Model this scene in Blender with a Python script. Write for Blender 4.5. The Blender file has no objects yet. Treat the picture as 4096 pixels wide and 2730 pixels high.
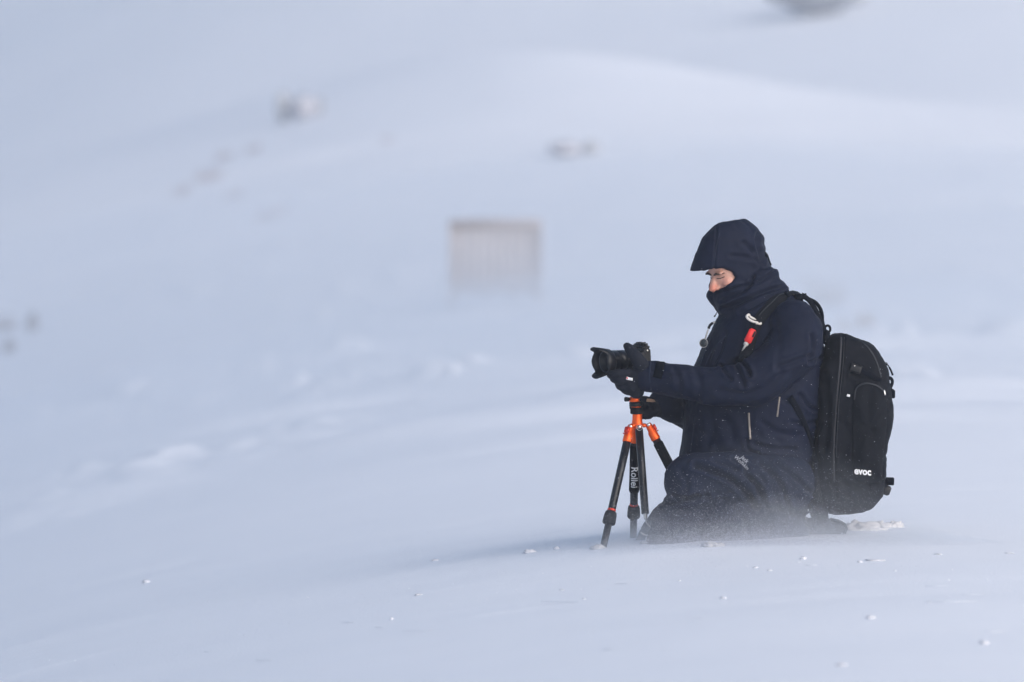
import bpy, bmesh, math, random
import numpy as np
from mathutils import Vector, Matrix, noise

# ------------------------------------------------------------------ scene, camera, light
scene = bpy.context.scene
COL = scene.collection
rng = random.Random(7)
nrng = np.random.default_rng(11)

CAM_H = 1.6                 # eye height over the snow
FPX = 200.0 / 36.0 * 4096   # focal length in photograph pixels
DIST = 22.756               # metres to the kneeling man
PITCH = math.atan((CAM_H - 0.805) / DIST)

cam_data = bpy.data.cameras.new("camera_view")
cam = bpy.data.objects.new("camera_view", cam_data)
COL.objects.link(cam)
cam.location = (0, 0, CAM_H)
cam.rotation_euler = (math.pi / 2 - PITCH, 0, 0)
cam_data.lens = 200
cam_data.sensor_width = 36
cam_data.clip_start = 0.5
cam_data.clip_end = 5000
cam_data.dof.use_dof = True
cam_data.dof.focus_distance = DIST - 0.12
cam_data.dof.aperture_fstop = 2.5
scene.camera = cam

SUN_EL = math.radians(14)
SUN_AZ = math.radians(48)        # to the right of straight-behind the camera
sun_dir = Vector((math.sin(SUN_AZ) * math.cos(SUN_EL), -math.cos(SUN_AZ) * math.cos(SUN_EL), math.sin(SUN_EL)))

world = bpy.data.worlds.new("World")
scene.world = world
world.use_nodes = True
wn = world.node_tree.nodes
wl = world.node_tree.links
wn.clear()
sky = wn.new("ShaderNodeTexSky")
sky.sky_type = 'NISHITA'
sky.sun_disc = False
sky.sun_elevation = SUN_EL
sky.sun_rotation = math.pi - SUN_AZ     # rotation 0 = +Y, clockwise seen from above
sky.air_density = 1.0
sky.dust_density = 1.5
sky.ozone_density = 2.8
bg = wn.new("ShaderNodeBackground")
bg.inputs['Strength'].default_value = 0.10
wo = wn.new("ShaderNodeOutputWorld")
wl.new(sky.outputs[0], bg.inputs[0])
wl.new(bg.outputs[0], wo.inputs[0])

sun_l = bpy.data.lights.new("sun", 'SUN')
sun_l.energy = 3.8
sun_l.angle = math.radians(84)
sun_l.color = (1.0, 0.92, 0.88)
sun = bpy.data.objects.new("sun", sun_l)
COL.objects.link(sun)
sun.rotation_euler = (-sun_dir).to_track_quat('-Z', 'Y').to_euler()

scene.view_settings.view_transform = 'Standard'
scene.view_settings.look = 'None'
scene.view_settings.exposure = 0.66
scene.view_settings.gamma = 1
scene.view_settings.use_curve_mapping = False
scene.render.engine = 'CYCLES'
scene.cycles.use_denoising = True
scene.cycles.max_bounces = 6
scene.cycles.diffuse_bounces = 4
scene.cycles.volume_bounces = 1
scene.cycles.sample_clamp_indirect = 4

# ------------------------------------------------------------------ helpers
_cp, _sp = math.cos(PITCH), math.sin(PITCH)
FWD = Vector((0, _cp, -_sp))
UPV = Vector((0, _sp, _cp))
CAMP = Vector((0, 0, CAM_H))
YS = DIST * _cp             # world y of the man


def at(px, py, dy=0.0, y=None):
    """World point seen at photograph pixel (px, py), at world depth y (or dy beyond the man)."""
    d = FWD + Vector((1, 0, 0)) * ((px - 2048) / FPX) + UPV * ((1365 - py) / FPX)
    yy = y if y is not None else YS + dy
    return CAMP + d * (yy / d.y)


def smooth(a, b, t):
    t = np.clip((t - a) / (b - a), 0, 1)
    return t * t * (3 - 2 * t)


def mat(name, color, rough=0.7, metal=0.0, spec=0.5, bump=None, var=None, sheen=0.0, coat=0.0, speck=None):
    """Principled material; bump=(scale, distance); var=(scale, amount); speck=(scale, threshold, colour)."""
    m = bpy.data.materials.new(name)
    m.use_nodes = True
    nt = m.node_tree
    b = nt.nodes["Principled BSDF"]
    b.inputs["Base Color"].default_value = (*color, 1)
    b.inputs["Roughness"].default_value = rough
    b.inputs["Metallic"].default_value = metal
    b.inputs["Specular IOR Level"].default_value = spec
    if sheen:
        b.inputs["Sheen Weight"].default_value = sheen
        b.inputs["Sheen Roughness"].default_value = 0.5
    if coat:
        b.inputs["Coat Weight"].default_value = coat
    tc = nt.nodes.new("ShaderNodeTexCoord")
    src = None
    if var:
        n = nt.nodes.new("ShaderNodeTexNoise")
        n.inputs["Scale"].default_value = var[0]
        n.inputs["Detail"].default_value = 4
        nt.links.new(tc.outputs["Object"], n.inputs["Vector"])
        mx = nt.nodes.new("ShaderNodeMix")
        mx.data_type = 'RGBA'
        lo = [c * (1 - var[1]) for c in color]
        hi = [min(1, c * (1 + var[1])) for c in color]
        mx.inputs[6].default_value = (*lo, 1)
        mx.inputs[7].default_value = (*hi, 1)
        nt.links.new(n.outputs["Fac"], mx.inputs[0])
        src = mx.outputs[2]
    if speck:
        n = nt.nodes.new("ShaderNodeTexNoise")
        n.inputs["Scale"].default_value = speck[0]
        n.inputs["Detail"].default_value = 2
        nt.links.new(tc.outputs["Object"], n.inputs["Vector"])
        r = nt.nodes.new("ShaderNodeMapRange")
        r.inputs[1].default_value = speck[1]
        r.inputs[2].default_value = speck[1] + 0.12
        nt.links.new(n.outputs["Fac"], r.inputs[0])
        mx = nt.nodes.new("ShaderNodeMix")
        mx.data_type = 'RGBA'
        if src:
            nt.links.new(src, mx.inputs[6])
        else:
            mx.inputs[6].default_value = (*color, 1)
        mx.inputs[7].default_value = (*speck[2], 1)
        nt.links.new(r.outputs[0], mx.inputs[0])
        src = mx.outputs[2]
    if src:
        nt.links.new(src, b.inputs["Base Color"])
    if bump:
        n = nt.nodes.new("ShaderNodeTexNoise")
        n.inputs["Scale"].default_value = bump[0]
        n.inputs["Detail"].default_value = 5
        nt.links.new(tc.outputs["Object"], n.inputs["Vector"])
        bp = nt.nodes.new("ShaderNodeBump")
        bp.inputs["Distance"].default_value = bump[1]
        bp.inputs["Strength"].default_value = 1.0
        nt.links.new(n.outputs["Fac"], bp.inputs["Height"])
        nt.links.new(bp.outputs[0], b.inputs["Normal"])
    return m


def mesh_obj(name, verts, faces, material, parent=None, smooth_shade=True):
    me = bpy.data.meshes.new(name)
    me.from_pydata([tuple(v) for v in verts], [], faces)
    me.validate()
    if smooth_shade:
        me.polygons.foreach_set("use_smooth", [True] * len(me.polygons))
    o = bpy.data.objects.new(name, me)
    COL.objects.link(o)
    if material:
        me.materials.append(material)
    if parent:
        o.parent = parent
        o.matrix_parent_inverse = Matrix.Translation(parent.location).inverted()
    return o


def empty(name, loc, label, category, group=None):
    o = bpy.data.objects.new(name, None)
    o.location = loc
    o.empty_display_size = 0.1
    COL.objects.link(o)
    return tag(o, label, category, group)


def tag(o, label=None, category=None, group=None, kind=None):
    if label:
        o["label"] = label
    if category:
        o["category"] = category
    if group:
        o["group"] = group
    if kind:
        o["kind"] = kind
    return o


class MB:
    """Collects shapes; build() links them as one mesh object."""
    def __init__(self):
        self.v, self.f = [], []

    def add(self, v, f):
        o = len(self.v)
        self.v += [tuple(p) for p in v]
        self.f += [tuple(i + o for i in q) for q in f]
        return self

    def rings(self, rings, cap=True, closed=False):
        n = len(rings[0])
        v = [p for r in rings for p in r]
        f = []
        m = len(rings)
        for i in range(m if closed else m - 1):
            a, b = i * n, ((i + 1) % m) * n
            for k in range(n):
                k2 = (k + 1) % n
                f.append((a + k, a + k2, b + k2, b + k))
        if cap and not closed:
            f.append(tuple(range(n))[::-1])
            f.append(tuple((m - 1) * n + k for k in range(n)))
        return self.add(v, f)

    def tube(self, path, radii, n=16, flat=None, up=None, closed=False):
        """Swept tube; flat=(a, b) multiplies the two cross axes; up orients axis b."""
        P = [Vector(p) for p in path]
        if not hasattr(radii, '__len__'):
            radii = [radii] * len(P)
        rings = []
        ref = None
        for i, p in enumerate(P):
            if closed:
                t = (P[(i + 1) % len(P)] - P[i - 1]).normalized()
            else:
                t = (P[min(i + 1, len(P) - 1)] - P[max(i - 1, 0)]).normalized()
            if up is not None:
                a = t.cross(Vector(up)).normalized()
            elif ref is None:
                h = Vector((0, 0, 1)) if abs(t.z) < 0.9 else Vector((0, 1, 0))
                a = t.cross(h).normalized()
            else:
                a = (ref - t * ref.dot(t)).normalized()
            ref = a
            b = t.cross(a)
            fa, fb = flat if flat else (1, 1)
            r = radii[i]
            rings.append([p + a * (r * fa * math.cos(2 * math.pi * k / n)) + b * (r * fb * math.sin(2 * math.pi * k / n)) for k in range(n)])
        return self.rings(rings, closed=closed)

    def lathe(self, base, axis, prof, n=24):
        """prof: list of (distance along axis, radius)."""
        axis = Vector(axis).normalized()
        base = Vector(base)
        h = Vector((0, 0, 1)) if abs(axis.z) < 0.9 else Vector((0, 1, 0))
        a = axis.cross(h).normalized()
        b = axis.cross(a)
        return self.rings([[base + axis * d + a * (r * math.cos(2 * math.pi * k / n)) + b * (r * math.sin(2 * math.pi * k / n)) for k in range(n)] for d, r in prof])

    def ell(self, c, r, R=None, nu=20, nv=12):
        rings = []
        c = Vector(c)
        for j in range(1, nv):
            th = math.pi * j / nv
            ring = []
            for k in range(nu):
                ph = 2 * math.pi * k / nu
                p = Vector((r[0] * math.sin(th) * math.cos(ph), r[1] * math.sin(th) * math.sin(ph), r[2] * math.cos(th)))
                ring.append(c + (R @ p if R else p))
            rings.append(ring)
        return self.rings(rings)

    def box(self, c, s, R=None, bev=0.0):
        c = Vector(c)
        hx, hy, hz = s[0] / 2, s[1] / 2, s[2] / 2
        b = min(bev, hx * .9, hy * .9, hz * .9)
        rings = []
        levels = [(-hz, b), (-hz + b, 0), (hz - b, 0), (hz, b)] if b else [(-hz, 0), (hz, 0)]
        for z, ins in levels:
            x, y = hx - ins, hy - ins
            q = b * 0.7 if b else 0
            if b:
                pts = [(x - q, -y), (x, -y + q), (x, y - q), (x - q, y), (-x + q, y), (-x, y - q), (-x, -y + q), (-x + q, -y)]
            else:
                pts = [(x, -y), (x, y), (-x, y), (-x, -y)]
            rings.append([c + (R @ Vector((p[0], p[1], z)) if R else Vector((p[0], p[1], z))) for p in pts])
        return self.rings(rings)

    def build(self, name, material, parent=None, smooth_shade=True):
        return mesh_obj(name, self.v, self.f, material, parent, smooth_shade)


def fuse(mb, voxel, name, material, parent=None, smooth_it=0, cut=None, post=None):
    """One continuous surface out of overlapping closed shapes."""
    me = bpy.data.meshes.new(name)
    me.from_pydata(mb.v, [], mb.f)
    me.validate()
    bm = bmesh.new(); bm.from_mesh(me)
    bmesh.ops.recalc_face_normals(bm, faces=bm.faces)
    bm.to_mesh(me); bm.free()
    o = bpy.data.objects.new(name, me)
    COL.objects.link(o)
    md = o.modifiers.new("r", 'REMESH'); md.mode = 'VOXEL'; md.voxel_size = voxel
    if smooth_it:
        s = o.modifiers.new("s", 'SMOOTH'); s.iterations = smooth_it; s.factor = 0.5
    tmp = None
    if cut is not None:
        cm = bpy.data.meshes.new("cut"); cm.from_pydata(cut.v, [], cut.f); cm.validate()
        bm = bmesh.new(); bm.from_mesh(cm)
        bmesh.ops.recalc_face_normals(bm, faces=bm.faces)
        bm.to_mesh(cm); bm.free()
        tmp = bpy.data.objects.new("cut", cm); COL.objects.link(tmp)
        b = o.modifiers.new("b", 'BOOLEAN'); b.operation = 'DIFFERENCE'; b.object = tmp; b.solver = 'EXACT'
        s = o.modifiers.new("r2", 'REMESH'); s.mode = 'VOXEL'; s.voxel_size = voxel
        s = o.modifiers.new("s2", 'SMOOTH'); s.iterations = 2; s.factor = 0.5
    dg = bpy.context.evaluated_depsgraph_get()
    dg.update()
    new = bpy.data.meshes.new_from_object(o.evaluated_get(dg))
    o.modifiers.clear()
    o.data = new
    new.name = name
    bpy.data.meshes.remove(me)
    if tmp:
        bpy.data.objects.remove(tmp)
    new.materials.clear()
    new.materials.append(material)
    if post:
        n = len(new.vertices)
        co = np.empty(n * 3, np.float32); new.vertices.foreach_get("co", co); co = co.reshape(-1, 3)
        no = np.empty(n * 3, np.float32); new.vertices.foreach_get("normal", no); no = no.reshape(-1, 3)
        co = post(co, no)
        new.vertices.foreach_set("co", co.astype(np.float32).ravel())
        new.update()
    new.polygons.foreach_set("use_smooth", [True] * len(new.polygons))
    if parent:
        o.parent = parent
        o.matrix_parent_inverse = Matrix.Translation(parent.location).inverted()
    return o


# value noise in numpy (terrain, wrinkles)
_T = nrng.random((64, 64, 64)).astype(np.float32)


def vnoise(p):
    i = np.floor(p).astype(int)
    f = p - i
    f = f * f * (3 - 2 * f)
    i &= 63
    j = (i + 1) & 63
    x0, y0, z0 = i[..., 0], i[..., 1], i[..., 2]
    x1, y1, z1 = j[..., 0], j[..., 1], j[..., 2]
    fx, fy, fz = f[..., 0], f[..., 1], f[..., 2]
    c00 = _T[x0, y0, z0] * (1 - fx) + _T[x1, y0, z0] * fx
    c10 = _T[x0, y1, z0] * (1 - fx) + _T[x1, y1, z0] * fx
    c01 = _T[x0, y0, z1] * (1 - fx) + _T[x1, y0, z1] * fx
    c11 = _T[x0, y1, z1] * (1 - fx) + _T[x1, y1, z1] * fx
    return ((c00 * (1 - fy) + c10 * fy) * (1 - fz) + (c01 * (1 - fy) + c11 * fy) * fz) * 2 - 1


def fbm2(x, y, oct=3, z=0.0):
    s, a, t = 0, 1.0, 0
    for k in range(oct):
        s = s + a * vnoise(np.stack([x * 2 ** k + 13.7 * k, y * 2 ** k + 5.1 * k, np.full_like(x, z + 3.3 * k)], -1))
        t += a; a *= 0.5
    return s / t


# ------------------------------------------------------------------ the snow ground
PROFILE_Y = np.array([-200, 0, 13, 22, 30, 45, 60, 75, 90, 105, 118, 132, 160, 200, 240, 300, 420, 560, 720], float)
PROFILE_Z = np.array([-3.0, -.03, -.01, .02, 0, -.22, -.48, -.74, -.87, -.45, .25, .95, 1.9, 2.7, 3.7, 7.2, 24, 44, 62], float)


def _pchip(xs, ys, x):
    h = np.diff(xs); d = np.diff(ys) / h
    m = np.zeros_like(ys)
    for k in range(1, len(xs) - 1):
        if d[k - 1] * d[k] > 0:
            w1, w2 = 2 * h[k] + h[k - 1], h[k] + 2 * h[k - 1]
            m[k] = (w1 + w2) / (w1 / d[k - 1] + w2 / d[k])
    m[0], m[-1] = d[0], d[-1]
    x = np.clip(x, xs[0], xs[-1])
    i = np.clip(np.searchsorted(xs, x) - 1, 0, len(xs) - 2)
    t = (x - xs[i]) / h[i]
    return ((1 + 2 * t) * (1 - t) ** 2 * ys[i] + t * (1 - t) ** 2 * h[i] * m[i] + t * t * (3 - 2 * t) * ys[i + 1] + t * t * (t - 1) * h[i] * m[i + 1])


def ground_z(x, y, fine=True):
    x = np.asarray(x, float); y = np.asarray(y, float)
    x, y = np.broadcast_arrays(x, y)
    z = _pchip(PROFILE_Y, PROFILE_Z, y)
    # a broad spur: its back lies to the right, the snow falls away to the left of it
    yy = np.maximum(y, 13.0)
    q = np.clip(x / yy - 0.075, -0.30, 0.22)
    k = 0.76 - 0.10 * smooth(30, 90, y)
    z = z - k * yy * q * q * (1 - smooth(20, 60, np.abs(x) - 0.1 * yy))
    z = z - smooth(215, 330, y) * 0.0010 * (np.clip(x, -90, 60) - 60) ** 2
    z = z + 0.034 * np.exp(-((x - 0.55) / 0.75) ** 2 - ((y - 22.7) / 1.0) ** 2)
    # drift ridge across the hollow (bright crest) and the one left of it
    crest = np.where(x > -1, np.exp(-((x + 1) / 9.5) ** 2), 0.45 + 0.55 * np.exp(-((x + 1) / 11.0) ** 2)) * (1 - smooth(30, 70, -x))
    yr = 195 + 8 * fbm2(x / 22, x * 0, 2, 31.0)
    prof = np.where(y < yr, np.exp(-((y - yr) / 42) ** 2), np.exp(-((y - yr) / 11) ** 2))
    z = z + 2.6 * crest * prof
    # broad swells
    far = smooth(60, 200, y)
    z = z + far * 0.6 * fbm2(x / 30, y / 55, 2, 1.0) + smooth(250, 420, y) * 4 * fbm2(x / 90, y / 120, 3, 5.0)
    out = smooth(40, 300, np.abs(x))
    z = z + out * 6 * fbm2(x / 110, y / 130, 3, 9.0)
    if fine:
        # sastrugi, combed by a wind along x with a little y
        u = (x * 0.93 + y * 0.36); v = (-x * 0.36 + y * 0.93)
        w = smooth(30, 44, y) * (1 - smooth(90, 150, y))
        r = fbm2(u / 0.6, v / 0.7, 3, 2.0)
        patch = smooth(-0.25, 0.35, fbm2(x / 3.0, y / 7.0, 2, 21.0))
        z = z + w * patch * (0.085 + 0.15 * smooth(40, 80, y)) * smooth(0.2, 0.7, r)
        r2 = fbm2(u / 3.2, v / 2.2, 2, 27.0)
        z = z + smooth(28, 40, y) * (1 - smooth(90, 150, y)) * 0.10 * smooth(0.1, 0.6, r2) + w * 0.008 * fbm2(u / 0.6, v / 0.25, 2, 4.0)
        w2 = smooth(8, 14, y) * (1 - smooth(60, 90, y))
        z = z + w2 * (0.007 * fbm2(u / 1.3, v / 0.45, 2, 7.0) + 0.0030 * smooth(0.15, 0.7, fbm2(u / 0.45, v / 0.10, 2, 8.0)) * smooth(-0.2, 0.3, fbm2(x / 1.2, y / 1.5, 2, 18.0)))
        z = z + smooth(80, 140, y) * 0.10 * fbm2(u / 6, v / 4, 3, 11.0)
    return z


def gz(x, y):
    return float(ground_z(np.array([x]), np.array([y]))[0])


def grow(a, b, s0, g):
    out, s = [a], s0
    while abs(out[-1] - a) < abs(b - a):
        out.append(out[-1] + math.copysign(s, b - a)); s *= g
    return out


xs = np.concatenate([np.array(grow(-3.2, -600, .045, 1.045))[::-1][:-1], np.arange(-3.2, 3.2, .03), np.array(grow(3.2, 600, .045, 1.045))])
ys = np.concatenate([np.array(grow(13.5, -200, .10, 1.09))[::-1][:-1], np.arange(13.5, 30, .05), np.array(grow(30, 700, .055, 1.0085))])
GX, GY = np.meshgrid(xs, ys)
GZ = ground_z(GX, GY)
nx, ny = len(xs), len(ys)
me = bpy.data.meshes.new("snow_ground")
me.vertices.add(nx * ny)
me.vertices.foreach_set("co", np.stack([GX, GY, GZ], -1).astype(np.float32).ravel())
idx = np.arange(nx * ny).reshape(ny, nx)
quads = np.stack([idx[:-1, :-1], idx[:-1, 1:], idx[1:, 1:], idx[1:, :-1]], -1).reshape(-1, 4)
me.loops.add(quads.size)
me.loops.foreach_set("vertex_index", quads.astype(np.int32).ravel())
me.polygons.add(len(quads))
me.polygons.foreach_set("loop_start", np.arange(0, quads.size, 4, dtype=np.int32))
me.polygons.foreach_set("use_smooth", np.ones(len(quads), bool))
me.update(calc_edges=True)
SNOW = mat("snow", (0.856, 0.884, 0.932), rough=0.65, spec=0.25, var=(3.0, 0.02), bump=(90.0, 0.0025))
me.materials.append(SNOW)
snow_ground = bpy.data.objects.new("snow_ground", me)
COL.objects.link(snow_ground)
snow_ground["kind"] = "structure"
print("GROUND", nx, ny, nx * ny)

# ------------------------------------------------------------------ the air: thin haze all round, drifting snow low over the hollow
def volume_mat(name, density, color, aniso):
    m = bpy.data.materials.new(name)
    m.use_nodes = True
    nt = m.node_tree
    nt.nodes.clear()
    o = nt.nodes.new("ShaderNodeOutputMaterial")
    v = nt.nodes.new("ShaderNodeVolumePrincipled")
    v.inputs["Color"].default_value = (*color, 1)
    v.inputs["Density"].default_value = density
    v.inputs["Anisotropy"].default_value = aniso
    nt.links.new(v.outputs[0], o.inputs["Volume"])
    return m


hz = MB().box((0, 260, 33), (1300, 1000, 90)).build("haze", volume_mat("haze_air", 0.0014, (0.92, 0.95, 0.99), 0.25), None, False)
hz["kind"] = "stuff"

# ------------------------------------------------------------------ more helpers
from mathutils.bvhtree import BVHTree


class Skin:
    """Drops photograph-measured points onto the near side of a built surface."""
    def __init__(self, *objs):
        self.trees = []
        for o in objs:
            me = o.data
            M = o.matrix_world if not o.parent else Matrix.Identity(4)
            self.trees.append(BVHTree.FromPolygons([v.co.copy() for v in me.vertices], [tuple(p.vertices) for p in me.polygons]))

    def hit(self, px, py, off=0.0, fallback=0.0):
        p = at(px, py, 0)
        d = (p - CAMP).normalized()
        best = None
        for t in self.trees:
            loc, nor, _, dist = t.ray_cast(CAMP, d, 60)
            if loc is not None and (best is None or dist < best[2]):
                best = (loc, nor, dist)
        if best is None:
            q = at(px, py, fallback)
            best = (q, Vector((0, -1, 0)), 0)
        loc, nor = best[0], best[1]
        if nor.dot(d) > 0:
            nor = -nor
        return loc + nor * off, nor


def catmull(pts, sub=6):
    P = [Vector(p) for p in pts]
    out = []
    for i in range(len(P) - 1):
        a, b, c, d = P[max(i - 1, 0)], P[i], P[i + 1], P[min(i + 2, len(P) - 1)]
        for k in range(sub):
            t = k / sub
            out.append(0.5 * ((2 * b) + (c - a) * t + (2 * a - 5 * b + 4 * c - d) * t * t + (3 * b - a - 3 * c + d) * t ** 3))
    out.append(P[-1])
    return out


def ribbon(mb, pts, nors, width, thick):
    """Flat webbing with its own thickness and rounded edges."""
    P = [Vector(p) for p in pts]
    rings = []
    for i, p in enumerate(P):
        t = (P[min(i + 1, len(P) - 1)] - P[max(i - 1, 0)]).normalized()
        n = Vector(nors[i] if isinstance(nors, list) else nors)
        n = (n - t * n.dot(t)).normalized()
        s = t.cross(n)
        w = width[i] if hasattr(width, '__len__') else width
        h, e = thick / 2, min(thick * 0.5, w * 0.2)
        q = [(-w / 2, 0), (-w / 2 + e, -h), (w / 2 - e, -h), (w / 2, 0), (w / 2 - e, h), (-w / 2 + e, h)]
        rings.append([p + s * a + n * b for a, b in q])
    return mb.rings(rings)


def smooth_dirs(ns, it=4):
    ns = [Vector(n) for n in ns]
    for _ in range(it):
        ns = [(ns[max(i - 1, 0)] + ns[i] * 2 + ns[min(i + 1, len(ns) - 1)]).normalized() for i in range(len(ns))]
    return ns


def surf_path(skin, px_pts, off, sub=6, fallback=0.0):
    c = catmull([Vector((p[0], p[1], 0)) for p in px_pts], sub)
    hits = [skin.hit(p.x, p.y, off, fallback) for p in c]
    P = [h[0] for h in hits]
    for _ in range(3):
        P = [P[0]] + [(P[i - 1] + P[i] * 2 + P[i + 1]) / 4 for i in range(1, len(P) - 1)] + [P[-1]]
    return P, smooth_dirs([h[1] for h in hits])


def text_obj(name, body, width, place, material, parent, depth=0.0006, squash=1.0, bold=0.0, shear=0.0):
    """Lettering as mesh; place(s, t) -> (point, normal), s along the line from its centre, t up from its centre (metres)."""
    cu = bpy.data.curves.new(name, 'FONT')
    cu.body = body
    cu.align_x = 'CENTER'; cu.align_y = 'CENTER'
    cu.size = 1.0
    cu.offset = bold
    cu.shear = shear
    cu.space_line = 0.85
    cu.resolution_u = 3
    tmp = bpy.data.objects.new(name, cu)
    COL.objects.link(tmp)
    dg = bpy.context.evaluated_depsgraph_get(); dg.update()
    me = bpy.data.meshes.new_from_object(tmp.evaluated_get(dg))
    bpy.data.objects.remove(tmp)
    bm = bmesh.new(); bm.from_mesh(me)
    lo = min(v.co.y for v in bm.verts); hi = max(v.co.y for v in bm.verts)
    for k in range(1, 9):
        bmesh.ops.bisect_plane(bm, geom=list(bm.verts) + list(bm.edges) + list(bm.faces), plane_co=(0, lo + (hi - lo) * k / 9, 0), plane_no=(0, 1, 0))
    bm.to_mesh(me); bm.free()
    co = np.empty(len(me.vertices) * 3); me.vertices.foreach_get("co", co); co = co.reshape(-1, 3)
    c = (co.max(0) + co.min(0)) / 2
    k = width / (co[:, 0].max() - co[:, 0].min())
    co = (co - c) * k
    n0 = len(co)
    top, bot = [], []
    for v in co:
        p, n = place(v[0], v[1] * squash)
        top.append(Vector(p) + Vector(n) * depth); bot.append(Vector(p))
    faces = [tuple(p.vertices) for p in me.polygons]
    edges = {}
    for f in faces:
        for i in range(len(f)):
            e = (f[i], f[(i + 1) % len(f)])
            edges[e] = 1
    side = [(a, b) for a, b in edges if (b, a) not in edges]
    allf = list(faces) + [(b, a, a + n0, b + n0) for a, b in side]
    bpy.data.meshes.remove(me)
    return mesh_obj(name, top + bot, allf, material, parent, False)


# ------------------------------------------------------------------ tripod
BLACK = mat("black_plastic", (0.006, 0.0068, 0.0095), rough=0.5, spec=.3, bump=(400, 0.0004))
CARBON = mat("carbon_tube", (0.0095, 0.0115, 0.0165), rough=0.36, spec=.4, var=(160, 0.5))
FOAM = mat("foam_grip", (0.005, 0.0058, 0.0085), rough=0.9, spec=.12, bump=(600, 0.0006))
ORANGE = mat("orange_anodised", (0.90, 0.115, 0.012), rough=0.38, metal=0.55, var=(60, 0.08))
RED = mat("red_anodised", (0.60, 0.035, 0.015), rough=0.4, metal=0.4)
STEEL = mat("steel", (0.62, 0.61, 0.59), rough=0.28, metal=1.0, var=(200, 0.15))
WHITE = mat("white_print", (0.80, 0.81, 0.82), rough=0.6)
RUBBER = mat("rubber_lock", (0.0085, 0.0098, 0.0135), rough=0.75, spec=.25, bump=(260, 0.001))

tri = empty("tripod", at(2549, 2170, 0), "compact black tripod with orange joints standing in snow before the kneeling man", "tripod")


def lerp(a, b, t):
    return a + (b - a) * t


hub_c = at(2550, 1702, 0)
mb = MB()
mb.lathe(at(2549, 1712, 0), (0, 0, 1), [(-.004, .012), (0, .021), (.006, .0225), (.014, .0225), (.022, .0215), (.034, .0198), (.052, .0193), (.0565, .0193)], 32)
for ang in (224, 104, -16):
    a = math.radians(ang)
    d = Vector((math.cos(a), math.sin(a), 0))
    R = Matrix.Rotation(a, 3, 'Z')
    mb.box(hub_c + d * .023, (.026, .022, .016), R, .004)
hub = mb.build("hub", ORANGE, tri)
mb = MB().lathe(at(2547, 1657, 0), (0, 0, 1), [(0, .0235), (.002, .0247), (.024, .0247), (.027, .023)], 40).build("knurled_collar", RUBBER, tri)
ribs = MB()
for k in range(30):
    a = 2 * math.pi * k / 30
    c = at(2547, 1643.5, 0) + Vector((math.cos(a) * .0248, math.sin(a) * .0248, 0))
    ribs.box(c, (.0026, .0026, .021), Matrix.Rotation(a, 3, 'Z'))
ribs.build("collar_ribs", RUBBER, mb)
MB().lathe(at(2545, 1632, 0), (0, 0, 1), [(0, .018), (.001, .0192), (.0045, .0192), (.006, .018)], 32).build("column_band", ORANGE, tri)
MB().lathe(at(2543, 1624, 0), (0, 0, 1), [(-.004, .019), (-.002, .0255), (.002, .0262), (.013, .0262), (.016, .024)], 32).build("pan_ring", BLACK, tri)
MB().lathe(at(2541, 1608, 0), (0, 0, 1), [(0, .0235), (.001, .0248), (.016, .0248), (.020, .022), (.021, .018)], 32).build("ball_housing", ORANGE, tri)
MB().lathe(at(2541, 1588, 0), (0, 0, 1), [(0, .014), (.012, .016), (.030, .014), (.045, .012), (.080, .016), (.090, .030), (.108, .031)], 24).build("ball_neck", BLACK, tri)
kn = MB()
kn.lathe(at(2519, 1598, -.012), (-1, -.35, 0), [(0, .005), (.004, .005), (.005, .0085), (.018, .0095), (.0215, .008)], 20)
kn.build("locking_knob", BLACK, tri)
# centre column with the hook
c0, c1 = at(2556, 1716, -.010), at(2581, 2056, -.080)
col = MB().tube([c0, lerp(c0, c1, .5), lerp(c0, c1, .992), c1], [.0158, .0156, .0154, .0148], 24).build("centre_column", CARBON, tri)
ax = (c1 - c0).normalized()
MB().lathe(c1, ax, [(-.001, .010), (.001, .0083), (.012, .008), (.020, .0068), (.024, .004)], 20).build("ferrule", STEEL, col)
hook = [c1 + ax * .020, at(2585, 2090, -.105), at(2591, 2098, -.105), at(2602, 2108, -.105), at(2606, 2122, -.105), at(2601, 2135, -.105), at(2589, 2142, -.105), at(2574, 2138, -.105), at(2562, 2129, -.105)]
MB().tube(catmull(hook, 5), .0036, 10).build("hook", STEEL, col)
nrm = (CAMP - at(2557, 1710)).normalized()
sc = at(2558, 1709, -.0245)
bolt = MB().lathe(sc + nrm * .002, nrm, [(-.006, .0075), (0, .0075), (.004, .0072), (.0055, .005), (.006, .001)], 20).build("bolt", STEEL, tri)
rg = [sc + nrm * .006 + Vector((math.cos(a) * .0112, 0, math.sin(a) * .0112 - .002)) for a in np.linspace(0, 2 * math.pi, 25)[:-1]]
MB().tube(rg, .0011, 8, closed=True).build("key_ring", STEEL, tri)


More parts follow.
